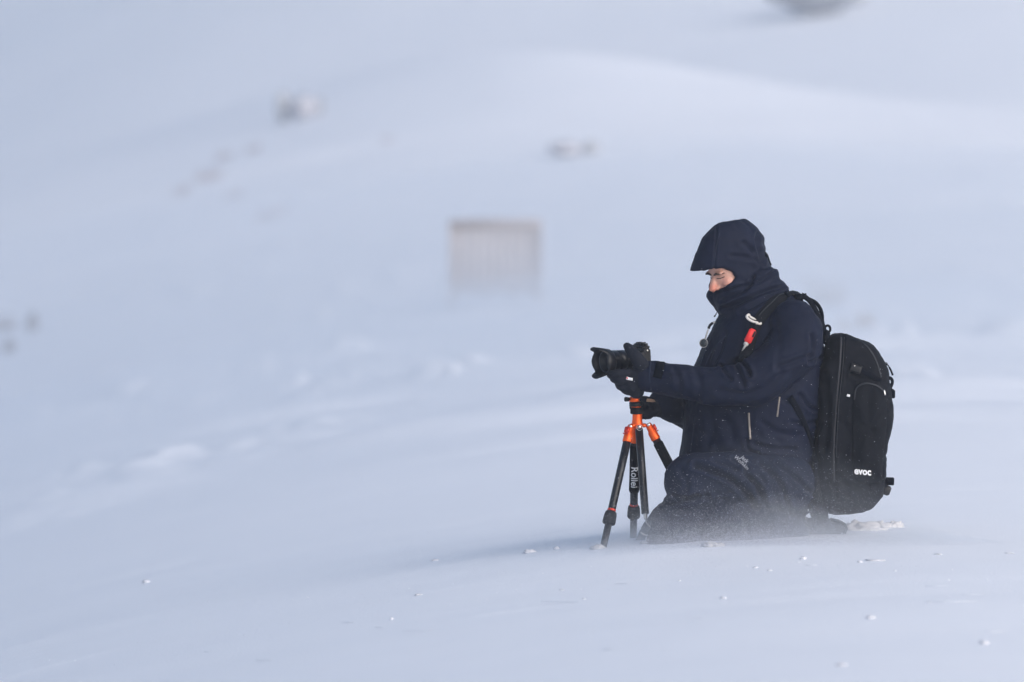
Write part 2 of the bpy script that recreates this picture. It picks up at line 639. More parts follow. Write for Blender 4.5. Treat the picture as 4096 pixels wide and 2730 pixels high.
def tripod_leg(pivot, foot, grip, cut_end=None):
    ax = (foot - pivot).normalized()
    L = (foot - pivot).length
    side = ax.cross(Vector((0, 0, 1))).normalized()
    p = lambda d: pivot + ax * d
    leg = MB().tube([p(.060), p(.20), p(.34), p(.355)], [.0163, .0161, .0159, .0155], 24).build("leg", CARBON, tri)
    hm = MB()
    hm.tube([p(-.006), p(.004), p(.026), p(.034), p(.064), p(.0665)], [.010, .0135, .0145, .0186, .0192, .018], 24)
    hm.build("leg_hinge", ORANGE, leg)
    bd = (CAMP - pivot).normalized()
    MB().lathe(pivot + bd * .0115, bd, [(-.01, .0072), (.0015, .0072), (.003, .006), (.0033, .001)], 18).build("pivot_bolt", STEEL, leg)
    out = Vector((ax.x, ax.y, 0)).normalized()
    ca = (out - ax * out.dot(ax)).normalized()
    R = Matrix((side, ca, ax)).transposed()
    MB().box(p(.020) + ca * .0185, (.022, .010, .026), R, .003).build("angle_catch", RED, leg)
    MB().box(p(.037) + ca * .0225, (.024, .006, .005), R, .0015).build("catch_tab", RED, leg)
    if grip:
        MB().tube([p(.080), p(.083), p(.24), p(.285), p(.294)], [.0175, .0198, .0205, .0213, .0188], 28).build("grip_sleeve", FOAM, leg)
    MB().lathe(p(.356), ax, [(-.008, .0163), (-.006, .0172), (0, .0172), (.001, .016)], 24).build("red_ring", RED, leg)
    MB().lathe(p(.358), ax, [(0, .0185), (.004, .0225), (.012, .0245), (.034, .0262), (.048, .0262), (.053, .0235), (.0545, .0145)], 28).build("twist_lock", RUBBER, leg)
    MB().tube([p(.40), p(L - .01), p(L + .03)], [.0142, .0137, .0137], 20).build("lower_tube", CARBON, leg)
    return leg, p, ax


lf = tripod_leg(at(2522, 1707, -.020), at(2413, 2190, -.17), False)
mf = tripod_leg(at(2541, 1709, .024), at(2533, 2163, .24), True)
rf = tripod_leg(at(2594, 1700, -.006), at(2834, 2165, -.02), True)
# white logotype down the grip of the rear leg
leg, p, ax = mf
gs = p(.20)
sx = Vector((1, 0, 0)); sx = (sx - ax * sx.dot(ax)).normalized()
sy = -ax.cross(sx)
if sy.y > 0:
    sy = -sy
cen = p((1908 - 1709) / 1000.0 / abs(ax.z))
rad = .0212


def on_sleeve(s, t):
    a = t / rad
    n = sx * math.sin(a) + sy * math.cos(a)
    return cen + ax * s + n * rad, n


text_obj("maker_lettering", "Rollei", .092, on_sleeve, WHITE, leg, squash=.95, bold=.012)

# ------------------------------------------------------------------ the photo camera on it
camroot = empty("camera", at(2553, 1455, 0), "black mirrorless camera with petal lens hood on the tripod in gloved hands", "camera")
psi, dip = math.radians(32), math.radians(4)
LA = Vector((-math.cos(psi) * math.cos(dip), -math.sin(psi) * math.cos(dip), -math.sin(dip)))
LS = Vector((math.sin(psi), -math.cos(psi), 0))
LU = LS.cross(LA).normalized()
if LU.z < 0:
    LU = -LU
RC = Matrix((LS, LA, LU)).transposed()
CC = at(2556, 1434, 0)
CBODY = mat("camera_body", (0.0045, 0.0055, 0.0085), rough=0.48, spec=.3, bump=(500, 0.0005))
CGLOSS = mat("lens_barrel", (0.004, 0.005, 0.009), rough=0.32, spec=.35)
GLASS = mat("front_glass", (0.004, 0.006, 0.012), rough=0.06, spec=0.8, coat=0.6)
bodyp = MB()
bodyp.box(CC, (.128, .040, .090), RC, .010)
bodyp.box(CC + LU * .046, (.122, .034, .012), RC, .004)
body_o = fuse(bodyp, .0022, "camera_body", CBODY, camroot, 3)
MB().box(CC + LS * .050 + LA * .018 - LU * .006, (.030, .034, .082), RC, .011).build("hand_grip", CBODY, camroot)
vf = MB().box(CC + LU * .048 - LA * .006, (.046, .052, .026), RC, .009).build("viewfinder_hump", CBODY, camroot)
MB().box(CC + LU * .0625 - LA * .006, (.022, .020, .005), RC, .001).build("hot_shoe", BLACK, vf)
for sx_, rr, hh in ((.036, .011, .014), (.054, .008, .010)):
    dial = MB().lathe(CC + LS * sx_ + LU * .050, LU, [(0, rr), (.001, rr + .0008), (hh, rr + .0008), (hh + .0015, rr - .001)], 24).build("dial", CBODY, camroot)
    MB().lathe(CC + LS * sx_ + LU * (.051 + hh), LU, [(0, rr * .55), (.0014, rr * .5)], 16).build("dial_cap", STEEL, dial)
MB().lathe(CC + LS * .064 + LU * .033, LS, [(0, .004), (.003, .004), (.0035, .002)], 14).build("strap_lug", STEEL, camroot)
lb = CC + LA * .018
KL = 1.34
lens = MB().lathe(lb, LA, [(q_[0] * KL, q_[1]) for q_ in [(0, .032), (.008, .034), (.012, .0375), (.036, .0385), (.038, .0372), (.041, .0372), (.043, .0405), (.064, .0415), (.066, .0405), (.069, .0405), (.071, .0428), (.094, .0437), (.104, .0437), (.108, .042), (.108, .0385), (.101, .037), (.098, .030), (.092, .027)]], 44).build("lens", CGLOSS, camroot)
MB().lathe(lb, LA, [(q_[0] * KL, q_[1]) for q_ in [(.0925, .0268), (.094, .0245), (.0965, .017), (.0975, .008), (.0978, .0005)]], 36).build("front_element", GLASS, lens)
ringp = [lb + LA * (.1075 * KL) + (LS * math.cos(a) + LU * math.sin(a)) * .0412 for a in np.linspace(0, 2 * math.pi, 49)[:-1]]
MB().tube(ringp, .0016, 8, closed=True).build("filter_ring", mat("ring_metal", (.07, .08, .10), rough=.35, metal=.6), lens)
MB().box(lb + LA * (.030 * KL) + LS * .0376 + LU * .002, (.0025, .010, .008), RC, .0005).build("blue_badge", mat("blue_badge", (.05, .10, .45), rough=.3), lens)
hm = MB()
N = 72
ro, ri = [], []
prof_o = [(.118, .0445), (.126, .0500), (.145, .0545)]
outer, inner = [], []
for d, r in prof_o:
    outer.append([lb + LA * d + (LS * math.cos(a) + LU * math.sin(a)) * r for a in np.linspace(0, 2 * math.pi, N + 1)[:-1]])
rim_o, rim_i = [], []
for a in np.linspace(0, 2 * math.pi, N + 1)[:-1]:
    c2 = math.cos(2 * a)
    petal = -1 / (1 + math.exp(9 * (c2 + .15))) * 2 + 1      # tall petals above and below, low ones at the sides
    L = .178 - .014 * petal + .006 * max(0, c2) * math.cos(2 * a)
    rr = .0545 + (L - .145) * .20
    e = LS * math.cos(a) + LU * math.sin(a)
    rim_o.append(lb + LA * L + e * rr)
    rim_i.append(lb + LA * L + e * (rr - .0022))
inner = [[lb + LA * d + (LS * math.cos(a) + LU * math.sin(a)) * (r - .0024) for a in np.linspace(0, 2 * math.pi, N + 1)[:-1]] for d, r in prof_o[::-1]]
hm.rings(outer + [rim_o, rim_i] + inner, closed=True)
hm.build("lens_hood", mat("hood_plastic", (.0035, .0045, .008), rough=.45, spec=.3), lens)

# ------------------------------------------------------------------ the kneeling man
JACKET = mat("navy_shell_fabric", (0.0018, 0.0049, 0.0195), rough=0.75, spec=0.2, var=(14, 0.25), bump=(900, 0.0006))
TROUSER = mat("dark_trouser_fabric", (0.0035, 0.0076, 0.0240), rough=0.8, spec=0.2, var=(14, 0.25), bump=(700, 0.0008))
GLOVE = mat("black_glove", (0.0028, 0.0050, 0.0125), rough=0.8, spec=0.25, bump=(500, 0.0008))
BOOT = mat("boot_leather", (0.009, 0.012, 0.019), rough=0.75, spec=0.25, speck=(35, 0.60, (0.16, 0.18, 0.21)))
HAIR = mat("dark_hair", (0.045, 0.028, 0.020), rough=0.7)
ZIP = mat("zip_tape", (0.20, 0.18, 0.165), rough=0.4, metal=0.4, var=(80, 0.4))
SEAM = mat("seam_thread", (0.010, 0.016, 0.036), rough=0.7, spec=.2)
VELCRO = mat("cuff_tab", (0.0015, 0.0026, 0.006), rough=0.9, spec=.06)

man = empty("person", at(2950, 2170, .08), "person in dark hooded winter jacket kneeling in the snow and looking down at a camera", "person")
MIDY = 0.08


def slice_ring(py, fx, bx, cy, hw, n=44, e=2.3):
    a, b = at(fx, py, cy), at(bx, py, cy)
    c = (a + b) / 2
    rx = (b.x - a.x) / 2
    out = []
    for k in range(n):
        t = 2 * math.pi * k / n
        ct, st = math.cos(t), math.sin(t)
        out.append(c + Vector((rx * math.copysign(abs(ct) ** (2 / e), ct), hw * math.copysign(abs(st) ** (2 / e), st), 0)))
    return out


def limb(mb, pts, n=24, sub=5):
    """pts: (px, py, dy, radius)"""
    P = catmull([at(*p[:3]) for p in pts], sub)
    r = catmull([Vector((p[3], 0, 0)) for p in pts], sub)
    rr = [v.x for v in r]
    mb.tube(P, rr, n)
    mb.ell(P[0], (rr[0],) * 3)
    mb.ell(P[-1], (rr[-1],) * 3)


def px_of(co):
    """Photograph pixel of world points (measuring folds)."""
    d = co - np.array(CAMP)
    z = d @ np.array(FWD)
    return np.stack([2048 + FPX * d[:, 0] / z, 1365 - FPX * (d @ np.array(UPV)) / z], -1)


def seg_dist(p, line):
    best = np.full(len(p), 1e9)
    L = catmull([Vector((*q, 0)) for q in line], 4)
    for a, b in zip(L[:-1], L[1:]):
        a = np.array([a.x, a.y]); b = np.array([b.x, b.y])
        ab = b - a
        t = np.clip(((p - a) @ ab) / (ab @ ab + 1e-9), 0, 1)
        best = np.minimum(best, np.linalg.norm(p - (a + t[:, None] * ab), axis=1))
    return best


def cloth(folds, amp=0.004, s1=9.0, seed=0.0, stretch=(1, 1, 1), fine=0.0012):
    def post(co, no):
        p = co * np.array(stretch) * s1
        d = amp * vnoise(p + seed) + amp * 0.5 * vnoise(p * 2.3 + seed + 9) + fine * vnoise(p * 6.1 + seed + 4)
        ridged = 1 - np.abs(vnoise(p * 0.9 + seed + 20))
        d = d - amp * 0.9 * np.clip(ridged - 0.8, 0, 1) * 5
        px = px_of(co)
        near = np.clip(-no[:, 1] * 2.0 + 0.3, 0, 1)
        for line, w, A in folds:
            q = seg_dist(px, line)
            d = d - near * 1.5 * A * (np.exp(-(q / w) ** 2) - 0.55 * np.exp(-((q - 2.0 * w) / (1.1 * w)) ** 2))
        return co + no * d[:, None]
    return post


# --- jacket with hood
J = MB()
torso = [(1172, 3010, 3190, .10), (1195, 2960, 3212, .145), (1230, 2905, 3238, .175), (1262, 2876, 3262, .19), (1300, 2852, 3282, .20), (1350, 2828, 3295, .205),
         (1400, 2806, 3298, .21), (1465, 2776, 3296, .212), (1540, 2752, 3290, .21), (1600, 2740, 3286, .207), (1656, 2733, 3280, .205), (1726, 2727, 3274, .205),
         (1790, 2721, 3266, .207), (1834, 2718, 3260, .21), (1870, 2725, 3254, .205), (1878, 2760, 3235, .19)]
J.rings([slice_ring(p, f, b, MIDY, h) for p, f, b, h in torso])
limb(J, [(3176, 1296, -.10, .098), (3186, 1330, -.115, .108), (3176, 1392, -.130, .110), (3120, 1455, -.155, .104), (3030, 1518, -.175, .097), (2950, 1543, -.180, .087),
         (2850, 1541, -.170, .0775), (2724, 1528, -.145, .0695), (2640, 1514, -.125, .0645), (2596, 1509, -.118, .0625)])
limb(J, [(3130, 1300, .255, .095), (3060, 1420, .30, .10), (2950, 1560, .31, .088), (2830, 1672, .28, .074), (2745, 1650, .20, .070), (2668, 1622, .12, .060), (2640, 1610, .10, .056)])
collar = [(1078, 3000, 3109, .085), (1114, 2930, 3113, .100), (1142, 2870, 3148, .108), (1160, 2838, 3159, .112), (1176, 2826, 3178, .116), (1192, 2826, 3196, .12),
          (1208, 2837, 3208, .125), (1224, 2853, 3220, .13), (1244, 2864, 3240, .138), (1258, 2880, 3248, .15), (1275, 2890, 3240, .15)]
J.rings([slice_ring(p, f, b, MIDY - .01, h, e=2.1) for p, f, b, h in collar])
hood = [(875, 2952, 2984, .02), (878.5, 2922, 2994, .045), (884.5, 2890, 2998, .066), (893, 2872, 3009, .080), (903, 2855, 3020, .090), (925, 2832, 3041, .104), (953, 2809, 3060, .113),
        (986, 2796, 3067, .117), (1012, 2786, 3063, .117), (1042, 2775, 3073, .116), (1068, 2765, 3084, .114), (1081, 2759, 3090, .112), (1092, 2764, 3100, .110), (1120, 2790, 3108, .105), (1150, 2815, 3120, .10)]
HY = MIDY - .015


def shear_y(ring, k, px0):
    x0 = at(px0, 1100, 0).x
    return [p + Vector((0, k * (p.x - x0), 0)) for p in ring]


J.rings([shear_y(slice_ring(p, f, b, HY, h, e=2.15), .34, 2960) for p, f, b, h in hood])
# the opening the face looks out of, skewed because the head is turned a little to the viewer
cutm = MB()
poly = [(2500, 1084), (2770, 1083.5), (2800, 1084), (2822, 1079), (2866, 1070), (2912, 1072), (2950, 1087), (2966, 1112), (2940, 1139), (2896, 1170), (2860, 1190), (2834, 1178), (2815, 1172), (2500, 1172)]
rings = []
for yy in (-.30, -.12, -.02, .06, .11, .14):
    dx = -640 * max(0, (yy + .06))
    rings.append([at(p[0] + dx, p[1] - max(0, yy + .02) * 60, yy) for p in poly])
cutm.rings(rings)
jf = [([(2955, 1440), (2985, 1468), (2998, 1500)], 8, .011), ([(2884, 1462), (2905, 1495), (2925, 1520)], 6, .006), ([(2940, 1450), (2960, 1500), (2975, 1545)], 9, .006),
      ([(3110, 1470), (3170, 1450), (3235, 1425)], 10, .006), ([(3245, 1340), (3250, 1400), (3235, 1450), (3290, 1430)], 8, .006),
      ([(2880, 1560), (2960, 1580), (3050, 1560), (3120, 1500)], 14, .005), ([(2700, 1480), (2720, 1530), (2715, 1580)], 10, .004), ([(2780, 1470), (2800, 1540), (2790, 1600)], 12, .004),
      ([(3012, 1110), (2990, 1150), (2940, 1180), (2890, 1200)], 8, .007), ([(3100, 1085), (3060, 1115), (3000, 1140), (2930, 1155)], 7, .006), ([(3130, 1150), (3060, 1170), (2980, 1205), (2900, 1235)], 9, .008),
      ([(3155, 1170), (3090, 1190), (3020, 1225), (2960, 1255)], 8, .006), ([(3035, 930), (3030, 985), (3045, 1040)], 8, .007), ([(2975, 975), (3010, 1010), (3040, 1055)], 10, .005), ([(2925, 1025), (2985, 1030), (3025, 1045)], 8, .004), ([(2868, 900), (2862, 1000), (2855, 1075)], 4, .003),
      ([(3200, 1580), (3230, 1620), (3260, 1640)], 8, .006), ([(3165, 1690), (3220, 1700), (3270, 1690)], 9, .005), ([(3000, 1770), (3080, 1795), (3180, 1800)], 9, .006), ([(2985, 1760), (2995, 1800), (3030, 1815)], 7, .007),
      ([(2855, 1650), (2920, 1700), (2930, 1760)], 16, .004), ([(3050, 1690), (3110, 1730), (3190, 1745)], 12, .004), ([(2830, 1630), (2850, 1700), (2830, 1780)], 14, .004), ([(2900, 1330), (2880, 1400), (2860, 1450)], 8, .004)]
jacket = fuse(J, .0055, "jacket", JACKET, man, 4, cut=cutm, post=cloth(jf, .0058, 9, 0, fine=.0016))

# --- trousers
T = MB()
limb(T, [(3140, 1935, -.02, .125), (3040, 1930, -.07, .13), (2930, 1925, -.13, .122), (2820, 1922, -.165, .110), (2762, 1922, -.175, .108)])                      # near thigh up to the raised knee
limb(T, [(2762, 1924, -.175, .108), (2766, 1990, -.175, .095), (2738, 2060, -.175, .10), (2700, 2130, -.175, .10), (2680, 2185, -.175, .10)])                   # near shin
limb(T, [(2780, 2010, -.16, .10), (2850, 2060, -.14, .13), (2960, 2090, -.10, .13), (3080, 2110, -.02, .11), (3150, 2120, .03, .09)])                          # slack cloth under the thigh
limb(T, [(3130, 1920, .16, .125), (3050, 2000, .16, .13), (2960, 2085, .17, .115)])                                                                            # far thigh, knee on the snow
limb(T, [(2960, 2095, .17, .105), (3090, 2110, .15, .088), (3195, 2112, .13, .058)])                                                                           # far shin lying back
limb(T, [(3150, 1900, .07, .11), (3140, 1985, .07, .115), (3125, 2060, .05, .09)])                                                                             # seat
tf = [([(2655, 2014), (2715, 2006), (2790, 1985)], 9, .010), ([(2783, 1867), (2863, 1891), (2924, 1920), (2984, 1976), (3025, 2032)], 11, .016), ([(2980, 1879), (3037, 1960), (3053, 2008)], 10, .013), ([(3105, 1851), (3186, 1920), (3247, 1976)], 8, .008),
      ([(2850, 1850), (2950, 1880), (3010, 1930)], 8, .006), ([(3040, 1850), (3110, 1920), (3150, 2010)], 9, .008), ([(2930, 1840), (2990, 1870), (3060, 1930)], 8, .006),
      ([(2700, 1990), (2760, 2000), (2830, 1985)], 9, .006), ([(2690, 2060), (2770, 2050), (2850, 2020)], 12, .006), ([(2900, 2000), (2960, 2060), (2990, 2130)], 12, .006), ([(3060, 2030), (3080, 2080), (3060, 2140)], 10, .007),
      ([(3140, 2000), (3160, 2050), (3150, 2100)], 9, .006), ([(2720, 1880), (2745, 1930), (2735, 1990)], 10, .004)]
trousers = fuse(T, .0055, "trousers", TROUSER, man, 4, post=cloth(tf, .0060, 8, 31, fine=.0018))
# raised leg's boot, toe under the drift
bt = MB()
limb(bt, [(2726, 2030, -.150, .060), (2684, 2072, -.065, .072), (2650, 2118, .030, .076), (2628, 2146, .085, .074), (2612, 2176, .10, .072)])
limb(bt, [(2636, 2136, .06, .060), (2604, 2158, .06, .050), (2580, 2170, .06, .040)])
fuse(bt, .005, "boot", TROUSER, man, 5, post=cloth([], .002, 14, 3))
bt = MB()
limb(bt, [(3185, 2118, .13, .052), (3260, 2116, .12, .044), (3312, 2108, .12, .034), (3352, 2110, .12, .026), (3368, 2114, .12, .016)])
bt.tube([at(3258, 2136, .12), at(3310, 2138, .12), at(3362, 2132, .12)], [.030, .026, .016], 20, flat=(1, 1))
rear = fuse(bt, .0045, "boot", BOOT, man, 2, post=cloth([], .002, 16, 8))
sole = MB()
ribbon(sole, [at(3322, 2079, .12), at(3355, 2086, .12), at(3378, 2098, .12), at(3385, 2114, .12), at(3376, 2134, .12)], [Vector((.2, 0, 1)), Vector((.3, 0, 1)), Vector((.7, 0, .7)), Vector((1, 0, 0)), Vector((.8, 0, -.5))], .085, .010)
sole.build("sole", RUBBER, rear)

# --- body: one continuous figure; only the face shows
f_yaw, f_pitch = math.radians(33), math.radians(24)
Fv = Vector((-math.cos(f_yaw) * math.cos(f_pitch), -math.sin(f_yaw) * math.cos(f_pitch), -math.sin(f_pitch)))
Lv = Vector((math.sin(f_yaw), -math.cos(f_yaw), 0))
Uv = Fv.cross(Lv).normalized()
if Uv.z < 0:
    Uv = -Uv
HC = at(2917, 1076, HY - .036)
RH = Matrix((Lv, Fv, Uv)).transposed()      # head axes: x = his left, y = forward, z = up


def hp(x, y, z):
    return HC + RH @ Vector((x, y, z))


def hell(mb, x, y, z, rx, ry, rz, nu=24, nv=16, tilt=None):
    R = RH @ tilt if tilt else RH
    mb.ell(hp(x, y, z), (rx, ry, rz), R, nu, nv)


B = MB()
hell(B, 0, -.012, .035, .074, .094, .085)            # skull
hell(B, 0, .022, -.012, .066, .066, .085)            # face mass
hell(B, 0, .030, -.075, .050, .050, .045)            # jaw
hell(B, 0, .062, -.100, .022, .020, .018)            # chin
for s in (-1, 1):
    hell(B, s * .040, .048, -.030, .026, .030, .026)     # cheek
    hell(B, s * .030, .0735, .015, .026, .012, .0085)     # brow ridge
    hell(B, s * .015, .090, -.043, .0095, .013, .0095)    # nostril wing
    hell(B, s * .075, -.015, -.010, .008, .020, .030)    # ear
B.tube([hp(0, .074, .012), hp(0, .086, -.010), hp(0, .100, -.030), hp(0, .107, -.040), hp(0, .100, -.048)], [.0100, .0115, .0145, .0165, .011], 16)
hell(B, 0, .082, -.066, .022, .010, .007)            # upper lip
hell(B, 0, .079, -.079, .020, .010, .008)            # lower lip
limb(B, [(2960, 1120, HY, .06), (3010, 1200, MIDY, .065), (3040, 1260, MIDY + .02, .08)])
limb(B, [(3050, 1290, MIDY + .03, .09), (3060, 1450, MIDY, .15), (3070, 1650, MIDY, .14), (3110, 1850, MIDY, .14)])
limb(B, [(3170, 1310, -.09, .06), (3060, 1500, -.165, .05), (2800, 1535, -.15, .04), (2640, 1514, -.125, .033)])
limb(B, [(3100, 1290, .21, .06), (2850, 1650, .27, .05), (2660, 1632, .115, .033)])
limb(B, [(3120, 1900, .0, .09), (2800, 1930, -.165, .06), (2715, 2110, -.175, .045)])
limb(B, [(3120, 1900, .14, .09), (2990, 2080, .165, .06), (3200, 2112, .13, .04)])
limb(B, [(3080, 1320, .02, .07), (3170, 1320, -.09, .055)])
limb(B, [(3070, 1310, .12, .07), (3100, 1310, .21, .055)])
limb(B, [(3110, 1850, .02, .12), (3120, 1900, .12, .1)])


def face_post(co, no):
    rel = (co - np.array(HC)) @ np.array(RH)      # columns -> head axes
    d = np.zeros(len(co))
    for s in (-1, 1):
        e = ((rel[:, 0] - s * .031) / .019) ** 2 + ((rel[:, 2] - .001) / .010) ** 2
        d -= .011 * np.exp(-e) * (rel[:, 1] > .03)                    # eye socket
        e = ((rel[:, 0] - s * .031) / .014) ** 2 + ((rel[:, 2] + .000) / .0075) ** 2
        d += .0075 * np.exp(-e) * (rel[:, 1] > .03)                   # lowered lid
        e = ((rel[:, 0] - s * .022) / .006) ** 2 + ((rel[:, 2] + .055) / .018) ** 2
        d -= .0025 * np.exp(-e) * (rel[:, 1] > .03)
    e = (rel[:, 0] / .004) ** 2 + ((rel[:, 2] - .014) / .010) ** 2
    d -= .003 * np.exp(-e) * (rel[:, 1] > .03)                        # frown
    return co + no * d[:, None]


SKIN = mat("skin", (0.56, 0.315, 0.245), rough=0.5, spec=0.4, var=(40, 0.12), bump=(300, 0.0006))
nt = SKIN.node_tree
bs = nt.nodes["Principled BSDF"]
bs.inputs["Subsurface Weight"].default_value = 0.15
bs.inputs["Subsurface Radius"].default_value = (.01, .004, .002)
prev = bs.inputs["Base Color"].links[0].from_socket
geo = nt.nodes.new("ShaderNodeTexCoord")
for pt, rad, colr, amt in ((hp(0, .104, -.038), .030, (.58, .15, .09), .95), (hp(.048, .062, -.030), .028, (.55, .22, .17), .6), (hp(.0, .088, -.062), .020, (.16, .10, .08), .75), (hp(.031, .075, .004), .011, (.40, .20, .15), .5)):
    vm = nt.nodes.new("ShaderNodeVectorMath"); vm.operation = 'DISTANCE'
    vm.inputs[1].default_value = pt
    nt.links.new(geo.outputs["Object"], vm.inputs[0])
    mr = nt.nodes.new("ShaderNodeMapRange"); mr.inputs[1].default_value = 0.2 * rad; mr.inputs[2].default_value = rad
    mr.inputs[3].default_value = amt; mr.inputs[4].default_value = 0
    nt.links.new(vm.outputs["Value"], mr.inputs[0])
    mx = nt.nodes.new("ShaderNodeMix"); mx.data_type = 'RGBA'
    nt.links.new(mr.outputs[0], mx.inputs[0]); nt.links.new(prev, mx.inputs[6]); mx.inputs[7].default_value = (*colr, 1)
    prev = mx.outputs[2]
nt.links.new(prev, bs.inputs["Base Color"])
body = fuse(B, .0036, "body", SKIN, man, 2, post=face_post)
bvh = BVHTree.FromPolygons([v.co.copy() for v in body.data.vertices], [tuple(p.vertices) for p in body.data.polygons])


def on_face(x, z, off=.0):
    o = hp(x, .25, z)
    loc, nor, _, _ = bvh.ray_cast(o, -Fv, .4)
    return (loc + nor * off, nor) if loc else (hp(x, .08, z), Fv)


for s in (1, -1):
    pts = [on_face(s * x, z, .0015) for x, z in ((.009, .0105), (.018, .0135), (.030, .0165), (.042, .0155), (.050, .010))]
    MB().tube(catmull([p for p, _ in pts], 4), [.0028, .0033, .0038, .0041, .0043, .0044, .0045, .0045, .0045, .0044, .0042, .0039, .0035, .0031, .0026, .0020, .0014], 8).build("eyebrow", HAIR, man)
    pts = [on_face(s * x, z, .0004) for x, z in ((.0175, -.0050), (.024, -.0062), (.032, -.0066), (.040, -.0060), (.047, -.0048))]
    MB().tube(catmull([p for p, _ in pts], 4), .0019, 8).build("eyelash", HAIR, man)

# --- gloves
G = MB()
G.ell(at(2548, 1520, -.115), (.052, .030, .052))
limb(G, [(2612, 1511, -.118, .052), (2580, 1514, -.118, .050), (2545, 1510, -.115, .044)])
limb(G, [(2530, 1540, -.115, .040), (2545, 1565, -.105, .032)])
fing = [[(2522, 1494, -.130, .019), (2480, 1493, -.138, .0170), (2450, 1495, -.126, .0160), (2440, 1500, -.098, .0145), (2446, 1506, -.075, .013)],
        [(2520, 1520, -.128, .019), (2486, 1522, -.136, .0175), (2460, 1518, -.122, .016), (2455, 1517, -.096, .015), (2465, 1510, -.075, .0135)],
        [(2525, 1547, -.120, .019), (2498, 1552, -.128, .017), (2477, 1545, -.113, .0155), (2474, 1530, -.088, .0145), (2484, 1526, -.068, .013)],
        [(2535, 1562, -.110, .017), (2514, 1568, -.116, .0155), (2497, 1562, -.100, .0145), (2494, 1556, -.078, .0135), (2504, 1550, -.062, .012)],
        [(2562, 1490, -.130, .024), (2553, 1458, -.142, .021), (2534, 1425, -.140, .019), (2514, 1396, -.128, .0175), (2508, 1386, -.118, .015)]]
limb(G, [(2578, 1505, -.125, .040), (2566, 1466, -.132, .034), (2545, 1430, -.136, .027), (2518, 1396, -.128, .019)])
for q in fing:
    limb(G, q, 16, 4)
gloveL = fuse(G, .0034, "glove", GLOVE, man, 3, post=cloth([([(2585, 1470), (2578, 1515), (2590, 1560)], 5, .003), ([(2530, 1475), (2555, 1472), (2575, 1468)], 4, .002)], .0016, 22, 60, fine=.0006))
G = MB()
limb(G, [(2668, 1634, .12, .042), (2640, 1628, .098, .042), (2610, 1628, .075, .040)])
G.ell(at(2608, 1632, .065), (.040, .030, .036))
for q in ([(2592, 1612, .062, .017), (2566, 1607, .052, .016), (2548, 1606, .042, .0145), (2532, 1608, .034, .013)], [(2592, 1630, .066, .017), (2566, 1628, .058, .0165), (2546, 1628, .046, .015), (2530, 1630, .036, .013)],
          [(2594, 1648, .066, .017), (2570, 1648, .058, .016), (2550, 1648, .046, .0145), (2536, 1648, .036, .013)], [(2598, 1662, .062, .015), (2578, 1664, .054, .0145), (2560, 1664, .046, .013), (2546, 1664, .038, .012)],
          [(2606, 1622, .040, .019), (2592, 1604, .012, .017), (2578, 1598, -.012, .015), (2568, 1598, -.024, .013)]):
    limb(G, q, 16, 4)
gloveR = fuse(G, .0034, "glove", GLOVE, man, 3, post=cloth([], .0014, 22, 70))

# --- trims that sit on the cloth
skJ = Skin(jacket)
skT = Skin(trousers, jacket)
skG = Skin(gloveL)
skGR = Skin(gloveR, jacket)


def surf_strip(name, skin, pts, width, thick, material, parent, off=.002, sub=5):
    P, Nn = surf_path(skin, pts, off, sub)
    m = MB()
    ribbon(m, P, Nn, width, thick)
    return m.build(name, material, parent)


surf_strip("pocket_zip", skJ, [(2995, 1652), (2997, 1700), (3001, 1757)], .0085, .003, ZIP, jacket)
surf_strip("pocket_zip", skJ, [(3118, 1588), (3114, 1620), (3108, 1668)], .0075, .003, ZIP, jacket)
surf_strip("front_placket", skJ, [(2782, 1665), (2772, 1740), (2763, 1812)], .004, .0025, SEAM, jacket)
surf_strip("chest_zip", skJ, [(2822, 1464), (2838, 1425), (2862, 1385), (2906, 1345)], .006, .003, SEAM, jacket)
surf_strip("front_zip", skJ, [(2803, 1462), (2822, 1410), (2846, 1352), (2866, 1300), (2884, 1262)], .006, .003, SEAM, jacket)
surf_strip("cuff_tab", skJ, [(2642, 1452), (2638, 1480), (2628, 1512)], .036, .006, VELCRO, jacket, .003)
surf_strip("sleeve_seam", skJ, [(2603, 1450), (2598, 1500), (2604, 1560)], .006, .004, SEAM, jacket, .001)
surf_strip("hood_seam", skJ, [(2890, 890), (2874, 950), (2862, 1010), (2855, 1068)], .004, .0025, SEAM, jacket, .0008)
# hood draw-cord and its toggle, the zip pull under the chin
MB().tube(catmull([at(3060, 1010, HY - .08), at(3070, 1022, HY - .085), at(3078, 1046, HY - .085), at(3085, 1062, HY - .08)], 5), .003, 8).build("draw_cord", VELCRO, jacket)
MB().lathe(at(3066, 1022, HY - .085), (.35, 0, -1), [(-.006, .003), (-.004, .006), (.006, .006), (.009, .003)], 14).build("cord_toggle", VELCRO, jacket)
zp = MB()
zp.tube(catmull([at(2869, 1246, MIDY - .05), at(2865, 1256, MIDY - .055), at(2860, 1264, MIDY - .055), at(2856, 1268, MIDY - .055)], 4), [.0012] * 4 + [.002] * 4 + [.0032] * 4 + [.0028], 8)
zp.build("zip_pull", VELCRO, jacket)
# stitched ring on the upper sleeve
rp, rn = [], []
for a in np.linspace(0, 2 * math.pi, 29)[:-1]:
    h = skJ.hit(3071 + 19 * math.cos(a), 1362 + 17 * math.sin(a), .0012); rp.append(h[0])
MB().tube(rp, .0014, 6, closed=True).build("sleeve_emblem", SEAM, jacket)
for q in ([(3060, 1366), (3070, 1360), (3082, 1366)], [(3064, 1374), (3073, 1370), (3080, 1374)]):
    surf_strip("emblem_stitch", skJ, q, .0035, .002, SEAM, jacket, .001, 3)
